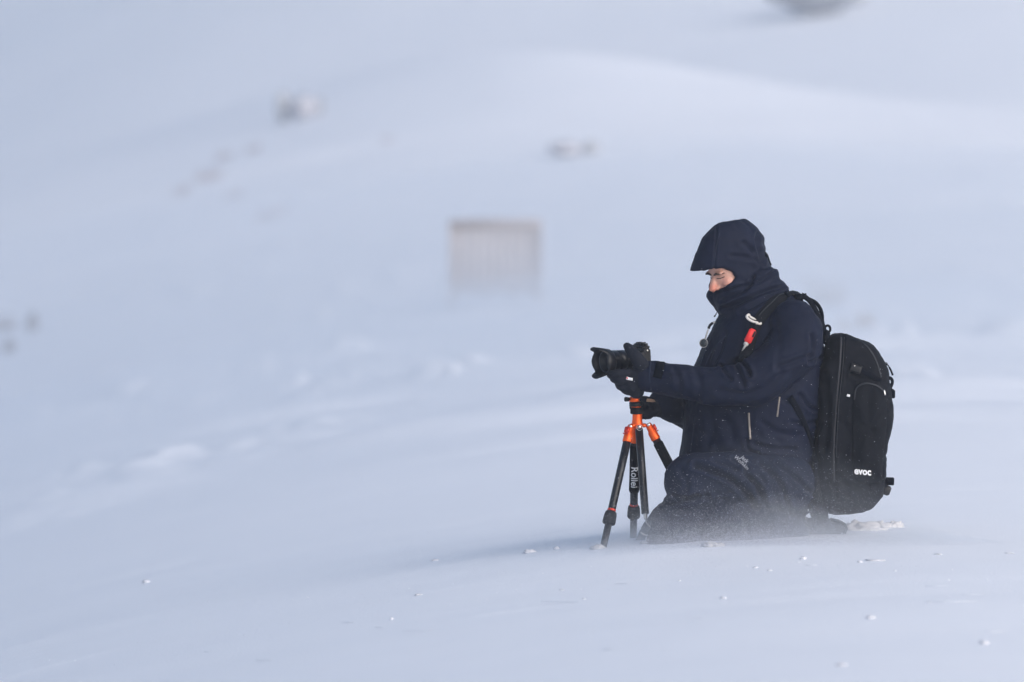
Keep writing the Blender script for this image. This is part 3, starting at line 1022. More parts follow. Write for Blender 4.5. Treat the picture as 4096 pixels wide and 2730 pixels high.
# white patch on the glove
surf_strip("glove_patch", skG, [(2505, 1513), (2516, 1516), (2531, 1518)], .011, .002, WHITE, gloveL, .0015, 3)
surf_strip("glove_mark", skG, [(2505, 1513), (2508, 1514), (2511, 1515)], .006, .002, mat("red_print", (.5, .02, .03), rough=.6), gloveL, .0034, 2)
surf_strip("leather_tab", skGR, [(2586, 1601), (2600, 1602), (2617, 1606)], .013, .004, mat("tan_leather", (.36, .23, .15), rough=.7), gloveR, .002, 3)
# maker's lettering on the thigh
tc, ta = (2973, 1845), math.radians(43)


def on_thigh(s, t):
    px = tc[0] + 1000 * (s * math.cos(ta) + t * math.sin(ta))
    py = tc[1] + 1000 * (s * math.sin(ta) - t * math.cos(ta))
    return skT.hit(px, py, .0012)


text_obj("thigh_lettering", "Jack\nWolfskin", .072, on_thigh, mat("grey_print", (.30, .32, .36), rough=.6), trousers, bold=.01, shear=.15)

# ------------------------------------------------------------------ backpack
PACK = mat("pack_nylon", (0.0032, 0.0046, 0.0088), rough=0.8, spec=0.16, var=(30, 0.3), bump=(800, 0.0008))
PACK2 = mat("pack_side_nylon", (0.0040, 0.0054, 0.0092), rough=0.85, spec=0.15, var=(60, 0.35), bump=(500, 0.001))
WEB = mat("webbing", (0.0024, 0.0038, 0.0085), rough=0.85, spec=0.08)
PIPING = mat("pack_piping", (0.007, 0.010, 0.018), rough=0.6)
pack = empty("backpack", at(3420, 2057, .10), "black camera backpack with side pocket and white lettering worn by the kneeling person", "backpack")
PY = .10
pk = [(1333, 3338, 3368, .05), (1338, 3326, 3384, .09), (1346, 3316, 3404, .118), (1356, 3309, 3434, .132), (1366, 3304, 3470, .14), (1380, 3300, 3494, .146), (1400, 3299, 3514, .150), (1430, 3298, 3531, .153),
      (1480, 3272, 3550, .156), (1540, 3268, 3555, .158), (1600, 3263, 3560, .16), (1669, 3257, 3566, .16), (1753, 3248, 3553, .158), (1830, 3240, 3546, .157), (1898, 3236, 3541, .155),
      (1950, 3240, 3534, .150), (1981, 3246, 3529, .144), (2008, 3254, 3508, .136), (2030, 3290, 3488, .125), (2046, 3304, 3456, .11), (2055, 3318, 3420, .085), (2059, 3340, 3390, .05)]
P_ = MB()
P_.rings([slice_ring(p, f, b, PY, h, n=64, e=4.2) for p, f, b, h in pk])
pf = [([(3372, 1345), (3366, 1466), (3345, 1641), (3338, 1830), (3345, 1990)], 6, .004), ([(3410, 1500), (3440, 1512), (3500, 1520)], 8, .005), ([(3470, 1600), (3520, 1640), (3555, 1600)], 10, .005),
      ([(3420, 1640), (3432, 1740), (3424, 1850)], 14, .005), ([(3480, 1560), (3470, 1660), (3490, 1760)], 16, .004), ([(3300, 1500), (3310, 1640), (3296, 1800)], 12, .004),
      ([(3370, 1930), (3430, 1950), (3500, 1940)], 12, .005), ([(3350, 1900), (3390, 1960), (3400, 2030)], 10, .004), ([(3450, 1700), (3500, 1740), (3540, 1720)], 12, .004)]
shell = fuse(P_, .0055, "main_compartment", PACK, pack, 3, post=cloth(pf, .0060, 8, 47, fine=.0015))
skP = Skin(shell)
# side pocket, padded and proud of the side
poly = [(3412, 1600), (3416, 1562), (3428, 1540), (3450, 1528), (3480, 1527), (3512, 1538), (3538, 1556), (3546, 1590), (3548, 1680), (3540, 1760), (3532, 1860), (3528, 1925), (3500, 1938), (3450, 1934), (3420, 1916), (3411, 1880), (3408, 1760), (3409, 1680)]
cx, cy_ = sum(p[0] for p in poly) / len(poly), sum(p[1] for p in poly) / len(poly)
dense = [(v.x, v.y) for v in catmull([Vector((*p, 0)) for p in poly + [poly[0]]], 4)[:-1]]
rings = []
for sc_, of in ((1.0, -.006), (1.0, .002), (.985, .005), (.95, .008), (.85, .012), (.65, .017), (.4, .019), (.12, .020)):
    rr = []
    for x, y in dense:
        loc, nor = skP.hit(cx + (x - cx) * sc_, cy_ + (y - cy_) * sc_, 0, PY - .15)
        rr.append(loc + Vector((0, -1, 0)) * of)
    rings.append(rr)
pocket = MB().rings(rings).build("side_pocket", PACK2, pack)
skS = Skin(shell, pocket)


def pstrip(name, pts, w, t, m, parent=pack, off=.002, sub=5, skin=None):
    Pp, Nn = surf_path(skin or skS, pts, off, sub, PY - .14)
    q = MB(); ribbon(q, Pp, Nn, w, t)
    return q.build(name, m, parent)


pstrip("zip_line", [(3364, 1352), (3362, 1410), (3357, 1480), (3346, 1600), (3338, 1720), (3334, 1830), (3336, 1930)], .010, .004, PIPING)
pstrip("zip_line", [(3378, 1352), (3376, 1420), (3370, 1490), (3358, 1600), (3350, 1720), (3346, 1830)], .004, .003, PIPING)
pstrip("zip_line", [(3438, 1364), (3466, 1385), (3492, 1420), (3510, 1460), (3524, 1510)], .006, .003, PIPING)
pstrip("pocket_zip", [(3418, 1600), (3424, 1556), (3450, 1537), (3482, 1536), (3514, 1548), (3534, 1566)], .007, .003, PIPING, pocket)
pstrip("compression_strap", [(3398, 1470), (3420, 1478), (3446, 1484), (3480, 1500), (3524, 1530)], .026, .004, WEB)
bk = pstrip("strap_buckle", [(3402, 1470), (3422, 1476), (3444, 1484)], .036, .011, BLACK, off=.006, sub=3)
pstrip("buckle_glint", [(3416, 1464), (3418, 1465), (3420, 1466)], .005, .003, STEEL, bk, off=.013, sub=2)
pstrip("white_tag", [(3388, 1581), (3394, 1584), (3400, 1584)], .010, .003, WHITE, off=.003, sub=2)
pstrip("zip_slider", [(3534, 1562), (3537, 1572), (3538, 1582)], .008, .004, STEEL, pocket, off=.004, sub=2)


def on_pack(s, t):
    return skS.hit(3451 + s * 1000, 1890 - t * 1000 + s * 90, .0015, PY - .16)


text_obj("pack_lettering", "evoc", .066, on_pack, WHITE, pocket, bold=.035, squash=1.15)
# things poking out of the back edge: zip puller, webbing ends, buckles
yb = PY - .05
MB().tube(catmull([at(3542, 1455, yb), at(3552, 1462, yb), at(3558, 1472, yb), at(3565, 1486, yb), at(3571, 1502, yb)], 4), [.0025] * 8 + [.0038] * 9, 8).build("zip_puller", WEB, pack)
MB().tube([at(3543 + 6 * math.cos(a), 1457 + 6 * math.sin(a), yb) for a in np.linspace(0, 2 * math.pi, 17)[:-1]], .0015, 6, closed=True).build("puller_ring", WEB, pack)
lp = [at(3550, 1512, yb), at(3562, 1514, yb), at(3569, 1524, yb), at(3567, 1540, yb), at(3560, 1556, yb), at(3572, 1564, yb)]
q = MB(); ribbon(q, catmull(lp, 4), Vector((.3, -1, .1)), .014, .004); q.build("webbing_loop", WEB, pack)
MB().box(at(3564, 1577, yb), (.032, .026, .034), None, .004).build("webbing_end", WEB, pack)
MB().box(at(3556, 1926, yb), (.040, .030, .031), Matrix.Rotation(.03, 3, 'Y'), .003).build("webbing_end", WEB, pack)
MB().box(at(3544, 1961, yb), (.036, .036, .040), Matrix.Rotation(.35, 3, 'Y'), .007).build("strap_buckle", BLACK, pack)
q = MB(); ribbon(q, catmull([at(3480, 1950, PY - .15), at(3520, 1945, PY - .12), at(3548, 1936, yb)], 4), Vector((0, -1, .1)), .026, .004); q.build("compression_strap", WEB, pack)
# grab handle and load lifter seen against the snow
q = MB(); ribbon(q, catmull([at(3236, 1196, .09), at(3262, 1210, .09), at(3281, 1236, .09), at(3288, 1262, .09), at(3290, 1290, .09), at(3300, 1325, .09)], 5), Vector((.2, -1, .1)), .013, .030); q.build("grab_handle", WEB, pack)
q = MB(); ribbon(q, catmull([at(3205, 1180, .02), at(3236, 1202, .02), at(3262, 1240, .02), at(3282, 1285, .02), at(3298, 1330, .03), at(3312, 1370, .04)], 5), Vector((.6, -.6, .5)), .030, .012); q.build("load_lifter", WEB, pack)
q = MB(); q.tube([at(3310 + 11 * math.cos(a), 1317 + 14 * math.sin(a), .07) for a in np.linspace(0, 2 * math.pi, 21)[:-1]], .0050, 8, closed=True); q.build("hang_loop", WEB, pack)
MB().box(at(3304, 1350, .08), (.026, .14, .06), None, .008).build("top_yoke", WEB, pack)
MB().tube(catmull([at(3262, 1900, .0), at(3268, 1990, .0), at(3276, 2050, .01), at(3290, 2092, .03)], 6), [.030, .032, .034, .036, .037, .037, .038, .038, .038, .038, .038, .038, .037, .036, .034, .032, .030, .028, .024], 18).build("hip_belt", PACK, pack)
# harness
skJ2 = Skin(jacket)
hs = pstrip("shoulder_strap", [(3212, 1192), (3176, 1178), (3140, 1184), (3104, 1206), (3072, 1238), (3046, 1270), (3024, 1305), (3008, 1345), (2992, 1395), (2972, 1440)], .046, .012, PACK, pack, off=.004, skin=skJ2)
pstrip("strap_edge", [(3138, 1178), (3098, 1202), (3062, 1238), (3038, 1268)], .004, .004, PIPING, hs, off=.014, skin=skJ2)
pstrip("strap_keeper", [(3130, 1172), (3140, 1184), (3150, 1196)], .016, .004, WEB, hs, off=.013, skin=skJ2, sub=3)
pstrip("hip_strap", [(3158, 1588), (3190, 1640), (3222, 1708), (3248, 1780), (3262, 1850)], .026, .005, WEB, pack, off=.004, skin=skJ2)
skT2 = Skin(trousers, jacket)
pstrip("hip_strap_tail", [(3262, 1850), (3260, 1920), (3254, 1980), (3250, 2030)], .016, .004, WEB, pack, off=.006, skin=skT2)
q = MB(); ribbon(q, catmull([at(3252, 2030, -.02), at(3262, 2060, -.03), at(3254, 2098, -.03), at(3262, 2124, -.02)], 5), Vector((.2, -1, 0)), .016, .004); q.build("hanging_strap", WEB, pack)
q = MB(); ribbon(q, catmull([at(3250, 2040, -.03), at(3222, 2058, -.04), at(3214, 2082, -.04), at(3230, 2106, -.04), at(3256, 2122, -.03)], 5), Vector((.2, -1, 0)), .010, .004); q.build("hanging_strap", WEB, pack)

# ------------------------------------------------------------------ small things clipped to the strap
def d0(px, py, off=0.0):
    return skJ2.hit(px, py, off)[0]


cl, _ = skJ2.hit(3010, 1278, .022)
WHITEMET = mat("white_enamel", (0.55, 0.53, 0.50), rough=0.35, var=(60, .08))
car = empty("carabiner", cl, "white snap carabiner clipped to the near backpack shoulder strap", "carabiner")
pth = [(2990, 1262), (2987, 1268), (2992, 1276), (3004, 1284), (3022, 1291), (3040, 1297), (3044, 1291), (3036, 1284), (3016, 1277), (3000, 1268), (2996, 1260)]
dy = (cl.y - YS)
pts = [at(p[0], p[1], dy - .010 * math.sin(2 * math.pi * i / len(pth))) for i, p in enumerate(pth)]
MB().tube(catmull(pts + [pts[0]], 4)[:-1], .0052, 10, closed=True).build("gate_ring", WHITEMET, car)
MB().lathe(pts[4], (pts[5] - pts[4]), [(-.004, .0055), (-.003, .0068), (.009, .0068), (.010, .0055)], 14).build("gate_sleeve", WHITEMET, car)
fo, _ = skJ2.hit(3000, 1345, .020)
dy = fo.y - YS - .015
fob = empty("fob", fo, "bright red fob with grey tip hanging from the backpack shoulder strap", "fob")
REDF = mat("red_fabric", (0.72, 0.022, 0.020), rough=0.55, var=(50, .12), bump=(400, .0006))
rot = Matrix.Rotation(math.radians(26), 3, 'Y')
MB().box(at(3001, 1345, dy), (.030, .018, .062), rot, .007).build("red_sleeve", REDF, fob)
MB().box(at(3016, 1338, dy - .0095), (.008, .003, .026), rot, .001).build("black_tag", BLACK, fob)
t1 = at(2984, 1377, dy)
GREY = mat("grey_tip", (.42, .41, .40), rough=.45)
MB().ell(t1, (.0105, .009, .0105)).build("grey_collar", GREY, fob)
MB().tube([at(2984, 1379, dy), at(2977, 1390, dy), at(2968, 1404, dy)], [.008, .0075, .003], 12, flat=(1, .6)).build("grey_tip", GREY, fob)
MB().tube(catmull([pts[4], at(3016, 1305, dy + .004), at(3013, 1318, dy)], 4), .003, 8).build("cord", WEB, fob)
# round pendant on the chest in front
pc = at(2816, 1374, .02)
pen = empty("pendant", pc, "small round dark compass pendant with bright rim hanging at the jacket front", "pendant")
nn = (CAMP - pc).normalized() + Vector((-.35, 0, .1))
MB().lathe(pc, nn, [(-.005, .015), (-.004, .0185), (.003, .0185), (.0042, .0165)], 28).build("case", BLACK, pen)
h1 = Vector((0, 0, 1)); a_ = nn.normalized().cross(h1).normalized(); b_ = nn.normalized().cross(a_)
MB().tube([pc + nn.normalized() * .004 + a_ * (.0172 * math.cos(t)) + b_ * (.0172 * math.sin(t)) for t in np.linspace(0, 2 * math.pi, 33)[:-1]], .0016, 8, closed=True).build("rim", GREY, pen)
MB().lathe(pc, nn, [(.0038, .015), (.0050, .0145), (.0055, .004)], 24).build("face", mat("compass_face", (.03, .035, .04), rough=.3, speck=(260, .6, (.3, .32, .33))), pen)
MB().tube([at(2820, 1358, .02), at(2825, 1342, .02), at(2833, 1318, .02)], [.003, .0034, .003], 10).build("link_bar", GREY, pen)
MB().tube(catmull([at(2834, 1316, .02), at(2840, 1302, .02), at(2852, 1292, .02)], 4), .0055, 10).build("clip", BLACK, pen)
MB().tube([at(2852, 1292, .018), at(2860, 1288, .018)], .004, 8).build("clip_end", STEEL, pen)

# ------------------------------------------------------------------ things out in the snow field
def ground_hit(px, py, y0=14.0, y1=650.0):
    """Where the line of sight through a photograph pixel meets the snow."""
    d = FWD + Vector((1, 0, 0)) * ((px - 2048) / FPX) + UPV * ((1365 - py) / FPX)
    t = np.linspace(y0, y1, 12000)
    t = y0 * (y1 / y0) ** np.linspace(0, 1, 12000)
    X = CAMP.x + d.x / d.y * t; Z = CAMP.z + d.z / d.y * t
    g = ground_z(X, t)
    i = np.argmax(Z < g)
    if Z[i] >= g[i]:
        i = len(t) - 1
    return Vector((X[i], t[i], g[i]))


def per_px(p):
    return p.y / FPX


def lump(c, r, seed, nu=16, nv=10, amp=.25, freq=1.6, floor=None, R=None):
    """A broken, uneven block."""
    rings = []
    for j in range(1, nv):
        th = math.pi * j / nv
        ring = []
        for k in range(nu):
            ph = 2 * math.pi * k / nu
            u = Vector((math.sin(th) * math.cos(ph), math.sin(th) * math.sin(ph), math.cos(th)))
            n = noise.noise(u * freq + Vector((seed * 3.1, seed * 1.7, seed))) + .5 * noise.noise(u * freq * 2.3 + Vector((seed, seed * 2.3, 7)))
            s = 1 + amp * n * 1.6
            q = Vector((u.x * r[0], u.y * r[1], u.z * r[2])) * s
            p = Vector(c) + (R @ q if R else q)
            if floor is not None:
                p.z = max(p.z, floor)
            ring.append(p)
        rings.append(ring)
    return rings


ROCK = mat("hazed_rock", (0.38, 0.40, 0.43), rough=0.85, var=(2.0, .4), bump=(8, .02), speck=(6, .60, (.5, .51, .55)))  # far rock; distance haze painted in as a pale, bluish base colour
WOOD = mat("weathered_hazed_wood", (0.40, 0.37, 0.37), rough=0.85, var=(3.0, .25), bump=(30, .004))  # weathered planks, paled further so the colour carries the haze fade
POST = mat("weathered_hazed_post", (0.385, 0.355, 0.355), rough=0.85, var=(3.0, .25), bump=(30, .004))  # weathered posts and rails, haze fade put into the colour too
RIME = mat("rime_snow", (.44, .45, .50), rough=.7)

# the board of upright planks
b0 = ground_hit(1985, 1215)
k = per_px(b0)
sign = empty("signboard", b0, "blurred brown wooden board on two posts out in the snow field", "sign")
print("SIGN", b0, k)


def sg(px, py, dy=0.0):
    return at(px, py, y=b0.y + dy)


zb = gz(b0.x, b0.y) - .4
xl, xr = sg(1796, 900).x, sg(2166, 900).x
zt = sg(1985, 884).z
zbot = sg(1985, 1178).z
npl = 9
pw = (xr - xl - .16) / npl
for i in range(npl):
    x = xl + .08 + pw * (i + .5)
    top = zt - .05 + rng.uniform(-.012, .012)
    bot = zbot + rng.uniform(-.03, .05)
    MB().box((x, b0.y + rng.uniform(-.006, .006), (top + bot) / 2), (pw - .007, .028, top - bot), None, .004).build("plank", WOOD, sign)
for x in (xl + .04, xr - .04):
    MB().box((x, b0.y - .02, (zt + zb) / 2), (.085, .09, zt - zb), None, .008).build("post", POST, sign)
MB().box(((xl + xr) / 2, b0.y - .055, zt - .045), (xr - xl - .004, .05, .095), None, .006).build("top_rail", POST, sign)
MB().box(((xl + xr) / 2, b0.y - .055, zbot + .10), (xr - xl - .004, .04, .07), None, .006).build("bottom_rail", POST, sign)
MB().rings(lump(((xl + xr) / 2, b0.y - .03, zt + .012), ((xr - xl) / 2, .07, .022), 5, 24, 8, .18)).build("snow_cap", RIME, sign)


DIRT = mat("bare_brown_rock", (0.13, 0.105, 0.085), rough=0.85, var=(4.0, .4), bump=(12, .02))


def boulder(px, py, w, h, label, seed, cap=True, deep=.8, dx=0.0):
    p = ground_hit(px, py)
    s = per_px(p)
    o = empty("boulder", p, label, "rock")
    W, H = w * s, h * s
    MB().rings(lump(p + Vector((0, 0, H * .35)), (W / 2, W / 2 * deep, H * .62), seed, 22, 14, .22)).build("stone", DIRT, o)
    if cap:
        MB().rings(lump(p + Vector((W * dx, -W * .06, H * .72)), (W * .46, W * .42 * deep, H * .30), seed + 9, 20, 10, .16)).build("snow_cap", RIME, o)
    return o


# standing stone with a bank of snow on its lee side
p = ground_hit(1190, 478); s = per_px(p)
o = empty("boulder", p, "tall dark stone with a snow bank on its right, far left of centre", "rock")
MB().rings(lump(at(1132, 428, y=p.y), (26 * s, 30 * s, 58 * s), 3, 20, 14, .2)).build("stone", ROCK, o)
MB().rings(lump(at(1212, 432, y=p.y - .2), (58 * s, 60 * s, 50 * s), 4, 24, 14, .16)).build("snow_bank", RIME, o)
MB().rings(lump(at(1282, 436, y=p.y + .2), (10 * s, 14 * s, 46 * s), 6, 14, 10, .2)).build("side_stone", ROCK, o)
p = ground_hit(2310, 618); s = per_px(p)
o = empty("boulder", p, "faint grey rock with snow heaped on its left, below the bright drift crest", "rock")
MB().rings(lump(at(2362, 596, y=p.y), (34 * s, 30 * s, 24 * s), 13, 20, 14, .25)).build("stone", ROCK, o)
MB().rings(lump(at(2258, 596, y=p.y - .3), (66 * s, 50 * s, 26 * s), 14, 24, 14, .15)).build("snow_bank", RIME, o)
boulder(132, 1322, 52, 70, "small dark rock near the left edge, upper one of the two", 21, False)
boulder(36, 1412, 46, 56, "small dark rock at the left edge, lower one of the two", 22, False)
boulder(20, 1320, 80, 50, "snow-covered stone cut by the left edge of the picture", 23, True, .8, -.05)
# rock face at the top edge
p = ground_hit(3255, 62); s = per_px(p)
o = empty("rock_outcrop", p, "dark grey rock outcrop at the top edge above the hooded head", "rock")
MB().rings(lump(p + Vector((0, -20 * s, 88 * s)), (175 * s, 90 * s, 85 * s), 31, 34, 18, .22, 1.8)).build("rock_face", mat("hazed_slate", (.16, .18, .22), rough=.85, var=(.6, .4), bump=(3, .06)), o)  # slate lightened and blued, standing in for haze on the far hillside
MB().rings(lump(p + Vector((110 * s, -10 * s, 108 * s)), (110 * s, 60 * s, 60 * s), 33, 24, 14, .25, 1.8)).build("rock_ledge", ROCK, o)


def clump(px, py, w, h, label, name, cat, colour, n, lean, seed, group=None):
    p = ground_hit(px, py)
    s = per_px(p)
    o = empty(name, p, label, cat, group)
    r = random.Random(seed)
    m = MB()
    for i in range(n):
        a = r.uniform(-.5, .5)
        base = Vector((p.x + a * w * s, p.y + r.uniform(-.3, .3) * w * s, 0))
        base.z = gz(base.x, base.y) - .02
        hh = h * s * r.uniform(.45, 1.0)
        tip = base + Vector((lean * hh + r.uniform(-.35, .35) * hh, r.uniform(-.3, .3) * hh, hh))
        mid = (base + tip) / 2 + Vector((-.12 * lean * hh, 0, .08 * hh))
        rad = max(.004, .9 * s)
        m.tube([base, mid, tip], [rad, rad * .8, rad * .2], 4)
    m.build("stalks" if cat == "grass" else "twigs", colour, o)
    return o


STRAW = mat("dry_straw", (.42, .36, .30), rough=.8, var=(5, .3))
HEATH = mat("dry_heather", (.36, .30, .31), rough=.85, var=(5, .3))
clump(3330, 1215, 130, 130, "tan dry grass behind the backpack shoulder strap, upper clump of the two", "dry_grass", "grass", STRAW, 70, -.5, 1, "dry grass behind the backpack")
clump(3440, 1300, 140, 90, "tan dry grass behind the backpack shoulder strap, lower clump of the two", "dry_grass", "grass", STRAW, 40, -.5, 2, "dry grass behind the backpack")
for i, (px, py, w, h, n, lab) in enumerate([
        (895, 640, 60, 50, 26, "faint dwarf shrub, the topmost in the patch left of the wooden board"),
        (1010, 610, 60, 46, 22, "faint dwarf shrub right of the topmost one, below the far standing stone"),
        (830, 720, 110, 60, 40, "broad faint reddish dwarf shrub in the middle of the left patch"),
        (720, 780, 60, 50, 22, "faint reddish dwarf shrub at the left end of the patch"),
        (940, 790, 60, 40, 18, "small faint dwarf shrub below the broad reddish one"),
        (1060, 880, 80, 56, 26, "faint dwarf shrub, the lowest in the patch left of the wooden board"),
        (1130, 850, 50, 40, 16, "small faint dwarf shrub beside the lowest one, nearest the wooden board"),
        (1545, 570, 50, 36, 14, "tiny faint dwarf shrub alone on the slope above the wooden board")]):
    clump(px, py, w, h, lab, "dwarf_shrub", "shrub", HEATH, n, .1, 40 + i, "faint dwarf shrubs on the slope")

# ------------------------------------------------------------------ lumps of wind-broken snow crust near the man
CRUST = mat("snow_crust", (.68, .695, .75), rough=.55, spec=.3, bump=(120, .002))
chunks = [(2118, 2212, 62, 34, "largest snow lump left of the tripod's foot"), (2226, 2198, 30, 26, "snow lump between the largest lump and the tripod foot"), (2384, 2192, 30, 18, "small snow crumb right beside the nearest tripod foot"),
          (1742, 2243, 40, 14, "thin bright crust flake on open snow left of the largest lump"), (585, 2332, 42, 28, "lone round snow lump far out on the left foreground"), (1675, 2381, 44, 12, "flat crust flake in the middle foreground, left of the tripod"),
          (1566, 2480, 18, 24, "small upright snow crumb, lowest one left of the middle"), (3212, 2238, 30, 28, "pointed snow lump below the kneeling person's legs"), (3440, 2250, 28, 16, "small snow lump at the left end of the long crust plate"),
          (3500, 2243, 92, 13, "long bright flat crust plate below the backpack"), (3752, 2219, 40, 10, "thin crust flake right of the long plate"), (3022, 2273, 26, 13, "small crust flake below the knees, left of the pointed lump"),
          (3078, 2284, 28, 11, "low crust crumb just right of the flake below the knees"), (2718, 2325, 16, 10, "tiny snow crumb below the raised leg's boot"), (2248, 2361, 28, 9, "thin crust flake below the tripod, upper of two"),
          (2337, 2397, 24, 9, "thin crust flake below the tripod, lower of two"), (3482, 2474, 46, 28, "soft round snow lump in the lower right foreground"), (3936, 2576, 50, 32, "soft snow lump near the right edge of the foreground"),
          (2894, 2396, 34, 20, "soft low snow lump in the foreground under the knees"), (3365, 2662, 60, 16, "wide soft snow flake at the bottom, below the backpack"), (4036, 2214, 46, 8, "thin crust flake at the right edge")]
for i, (px, py, w, h, lab) in enumerate(chunks):
    p = ground_hit(px, py)
    s = per_px(p)
    m = MB()
    w, h = w * .8, h * .5
    m.rings(lump(p + Vector((0, 0, h * s * .18)), (w * s / 2, w * s * .45, h * s * .66), 50 + i, 14, 9, .32, 2.2, R=Matrix.Rotation(rng.uniform(-.5, .5), 3, 'Z')))
    if w > 34:
        m.rings(lump(p + Vector((w * s * .28, -.006, h * s * .22)), (w * s * .26, w * s * .2, h * s * .4), 90 + i, 12, 8, .35, 2.4))
    tag(m.build("snow_lump", CRUST), lab, "snow lump", "loose lumps of wind crust on the snow")
HEAP = mat("heap_snow", (.60, .60, .62), rough=.7, bump=(60, .004))
# heaps pushed up around boot and knee
for i, (px, py, w, h, lab) in enumerate([(3440, 2120, 130, 40, "low heap of kicked-up snow touching the rear boot"), (3520, 2112, 70, 32, "rounded snow heap in the middle behind the rear boot"), (3580, 2110, 60, 30, "rounded snow heap farthest right behind the rear boot"),
                                         (2625, 2172, 90, 26, "low ridge of snow pushed up before the front boot"), (2850, 2186, 80, 22, "low ridge of snow under the knee"), (2392, 2196, 50, 20, "low ring of snow round the nearest tripod foot")]):
    p = ground_hit(px, py)
    s = per_px(p)
    MBm = MB().rings(lump(p + Vector((0, 0, -h * s * .10)), (w * s * .62, w * s * .5, h * s * .85), 120 + i, 30, 16, .34, 2.6))
    tag(MBm.build("snow_heap", HEAP), lab, "snow heap", "heaps of pushed-up snow")


def grains(name, C, S, mat_, seed):
    """Many tiny flakes (one mesh): centres C (n,3), half sizes S (n,3)."""
    r = np.random.default_rng(seed)
    base = np.array([(1, 0, -.35), (-.55, .8, -.35), (-.55, -.8, -.35), (0.1, 0, 1)], float)
    n = len(C)
    ang = r.uniform(-.3, .3, n)
    V = base[None] * S[:, None, :]
    ca, sa = np.cos(ang)[:, None], np.sin(ang)[:, None]
    x = V[..., 0] * ca - V[..., 1] * sa
    y = V[..., 0] * sa + V[..., 1] * ca
    V = np.stack([x, y, V[..., 2]], -1) + C[:, None]
    F = np.array([(0, 1, 2), (0, 3, 1), (1, 3, 2), (2, 3, 0)])
    F = (F[None] + 4 * np.arange(n)[:, None, None]).reshape(-1, 3)
    me = bpy.data.meshes.new(name)
    me.vertices.add(4 * n)
    me.vertices.foreach_set("co", V.astype(np.float32).ravel())
    me.loops.add(F.size)
    me.loops.foreach_set("vertex_index", F.astype(np.int32).ravel())
    me.polygons.add(len(F))
    me.polygons.foreach_set("loop_start", np.arange(0, F.size, 3, dtype=np.int32))
    me.update(calc_edges=True)
    me.materials.append(mat_)
    o = bpy.data.objects.new(name, me)
    COL.objects.link(o)
    o["kind"] = "stuff"
    return o


gr = np.random.default_rng(5)
# crumbs and wind-combed slivers lying on the near snow
n = 420
X = gr.uniform(-2.4, 2.4, n); Y = gr.uniform(16.5, 25.5, n)
keep = vnoise(np.stack([X * 1.1, Y * .5, X * 0 + 3], -1)) + gr.uniform(-.6, .6, n) > .05
X, Y = X[keep], Y[keep]
S = np.stack([gr.lognormal(0, .5, len(X)) * .004, gr.uniform(.002, .005, len(X)), gr.uniform(.001, .0025, len(X))], -1)
n2 = 24
X2 = gr.uniform(-2.4, 2.4, n2); Y2 = gr.uniform(17.5, 22.3, n2)
S2 = np.stack([gr.lognormal(0, .5, n2) * .07, gr.uniform(.003, .006, n2), gr.uniform(.0008, .0018, n2)], -1)
X = np.concatenate([X, X2]); Y = np.concatenate([Y, Y2]); S = np.concatenate([S, S2])
Z = ground_z(X, Y) + S[:, 2] * .3
grains("snow_crumbs", np.stack([X, Y, Z], -1), S, SNOW, 1)

# grains of snow blown past the man, thickest just over the ground
FLAKE = mat("blown_grain", (.58, .61, .70), rough=.5)


def cloud(n, xc, xw, y0, y1, hs, smin, smax):
    X = xc + xw * np.clip(gr.normal(0, .5, n), -1.6, 1.6); Y = gr.uniform(y0, y1, n)
    H = gr.exponential(hs, n)
    dens = vnoise(np.stack([X * 2.2, Y * 1.2, H * 5], -1)) * .5 + .5
    k = gr.random(n) < .2 + .8 * dens
    X, Y, H = X[k], Y[k], H[k]
    s = np.clip(smin * gr.lognormal(.15, .45, len(X)), 0, smax * 1.6)
    C = np.stack([X, Y, ground_z(X, Y) + .002 + H], -1)
    return C, np.stack([s * 2.0, s * .8, s * .8], -1)


xm = at(2980, 2100).x
parts_ = [cloud(46000, xm, .62, YS - .60, YS - .30, .075, .0004, .0013),
          cloud(50000, xm + .02, .50, YS - .55, YS - .30, .032, .0004, .0012),
          cloud(1500, xm, 1.2, YS - 1.2, YS - .3, .40, .0005, .0012),
          cloud(25000, 0.2, 2.0, YS - 2.5, YS + 1.5, .03, .0004, .0009)]
grains("blowing_snow", np.concatenate([p[0] for p in parts_]), np.concatenate([p[1] for p in parts_]), FLAKE, 2)

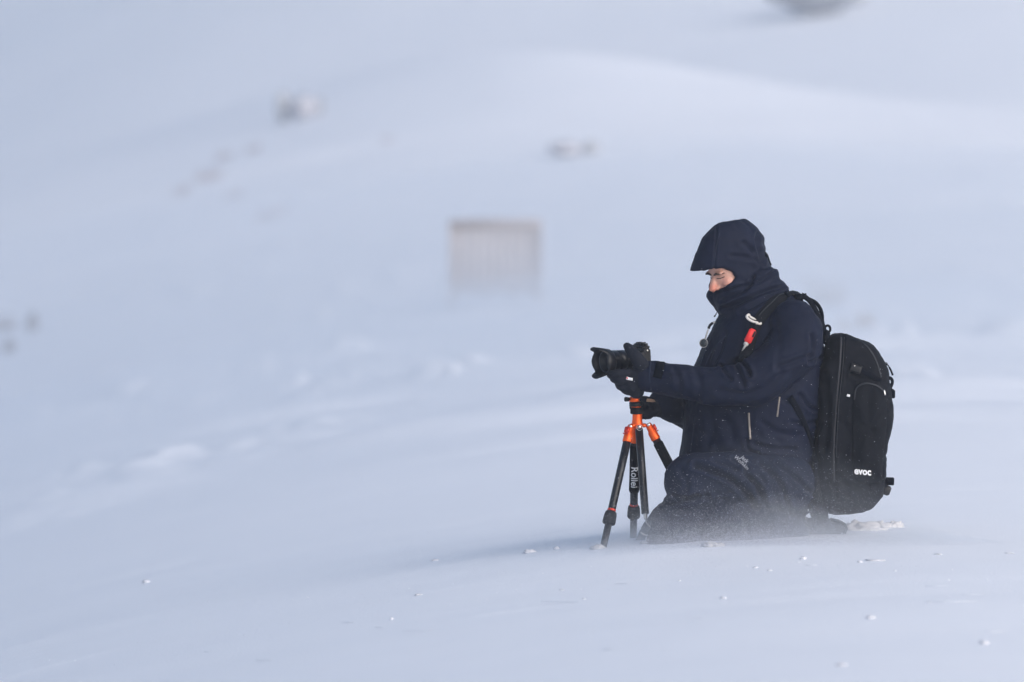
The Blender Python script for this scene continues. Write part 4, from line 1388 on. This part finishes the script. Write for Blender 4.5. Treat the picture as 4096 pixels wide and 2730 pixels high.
# low drifting snow: closed layers lying on the ground
def layer(name, DX, DY, hgt, density, deep=1.0):
    g = ground_z(DX, DY, False)
    TOP = np.stack([DX, DY, g + hgt], -1); BOT = np.stack([DX, DY, g - deep], -1)
    ny_, nx_ = DX.shape
    V = np.concatenate([TOP.reshape(-1, 3), BOT.reshape(-1, 3)])
    ii = np.arange(ny_ * nx_).reshape(ny_, nx_); off = ny_ * nx_
    F = []
    for a in range(ny_ - 1):
        for b in range(nx_ - 1):
            F.append((ii[a, b], ii[a, b + 1], ii[a + 1, b + 1], ii[a + 1, b]))
            F.append((ii[a, b] + off, ii[a + 1, b] + off, ii[a + 1, b + 1] + off, ii[a, b + 1] + off))
    for b in range(nx_ - 1):
        F.append((ii[0, b + 1], ii[0, b], ii[0, b] + off, ii[0, b + 1] + off))
        F.append((ii[-1, b], ii[-1, b + 1], ii[-1, b + 1] + off, ii[-1, b] + off))
    for a in range(ny_ - 1):
        F.append((ii[a, 0], ii[a + 1, 0], ii[a + 1, 0] + off, ii[a, 0] + off))
        F.append((ii[a + 1, -1], ii[a, -1], ii[a, -1] + off, ii[a + 1, -1] + off))
    o = mesh_obj(name, V, [tuple(int(q) for q in f) for f in F], volume_mat(name + "_air", density, (.86, .92, 1.0), .2), None, True)
    o["kind"] = "stuff"
    return o


DX, DY = np.meshgrid(np.linspace(-70, 70, 90), 23.3 + (152 - 23.3) * np.linspace(0, 1, 130) ** 1.7)
hgt = -.03 + (.03 + .6 * smooth(23.3, 40, DY) + .7 * smooth(50, 95, DY) ) * (1 + .45 * fbm2(DX / 5, DY / 9, 2, 14.0)) * (1 - smooth(105, 150, DY) * .99)
layer("drifting_snow", DX, DY, hgt, .032)
# spindrift breaking over the kneeling legs
tt = np.linspace(-1, 1, 61)
DX, DY = np.meshgrid(xm + np.linspace(-1.4, 1.4, 64), YS - .27 + 1.0 * np.sign(tt) * np.abs(tt) ** 1.5)
bell = np.clip(np.exp(-((DX - xm - .06) / .62) ** 2) - .01, 0, 1)
peak = np.clip(1 - np.abs(DY - YS + .27), 0, 1) ** 3.2
layer("spindrift", DX, DY, -.02 + .42 * bell * peak * (1 + .35 * fbm2(DX * 2.2, DY * .8, 2, 3.0)), .36, .3)
layer("spindrift", DX, DY, -.02 + .235 * bell * peak * (1 + .6 * fbm2(DX * 3.6, DY * .8, 2, 8.0)), 1.3, .3)
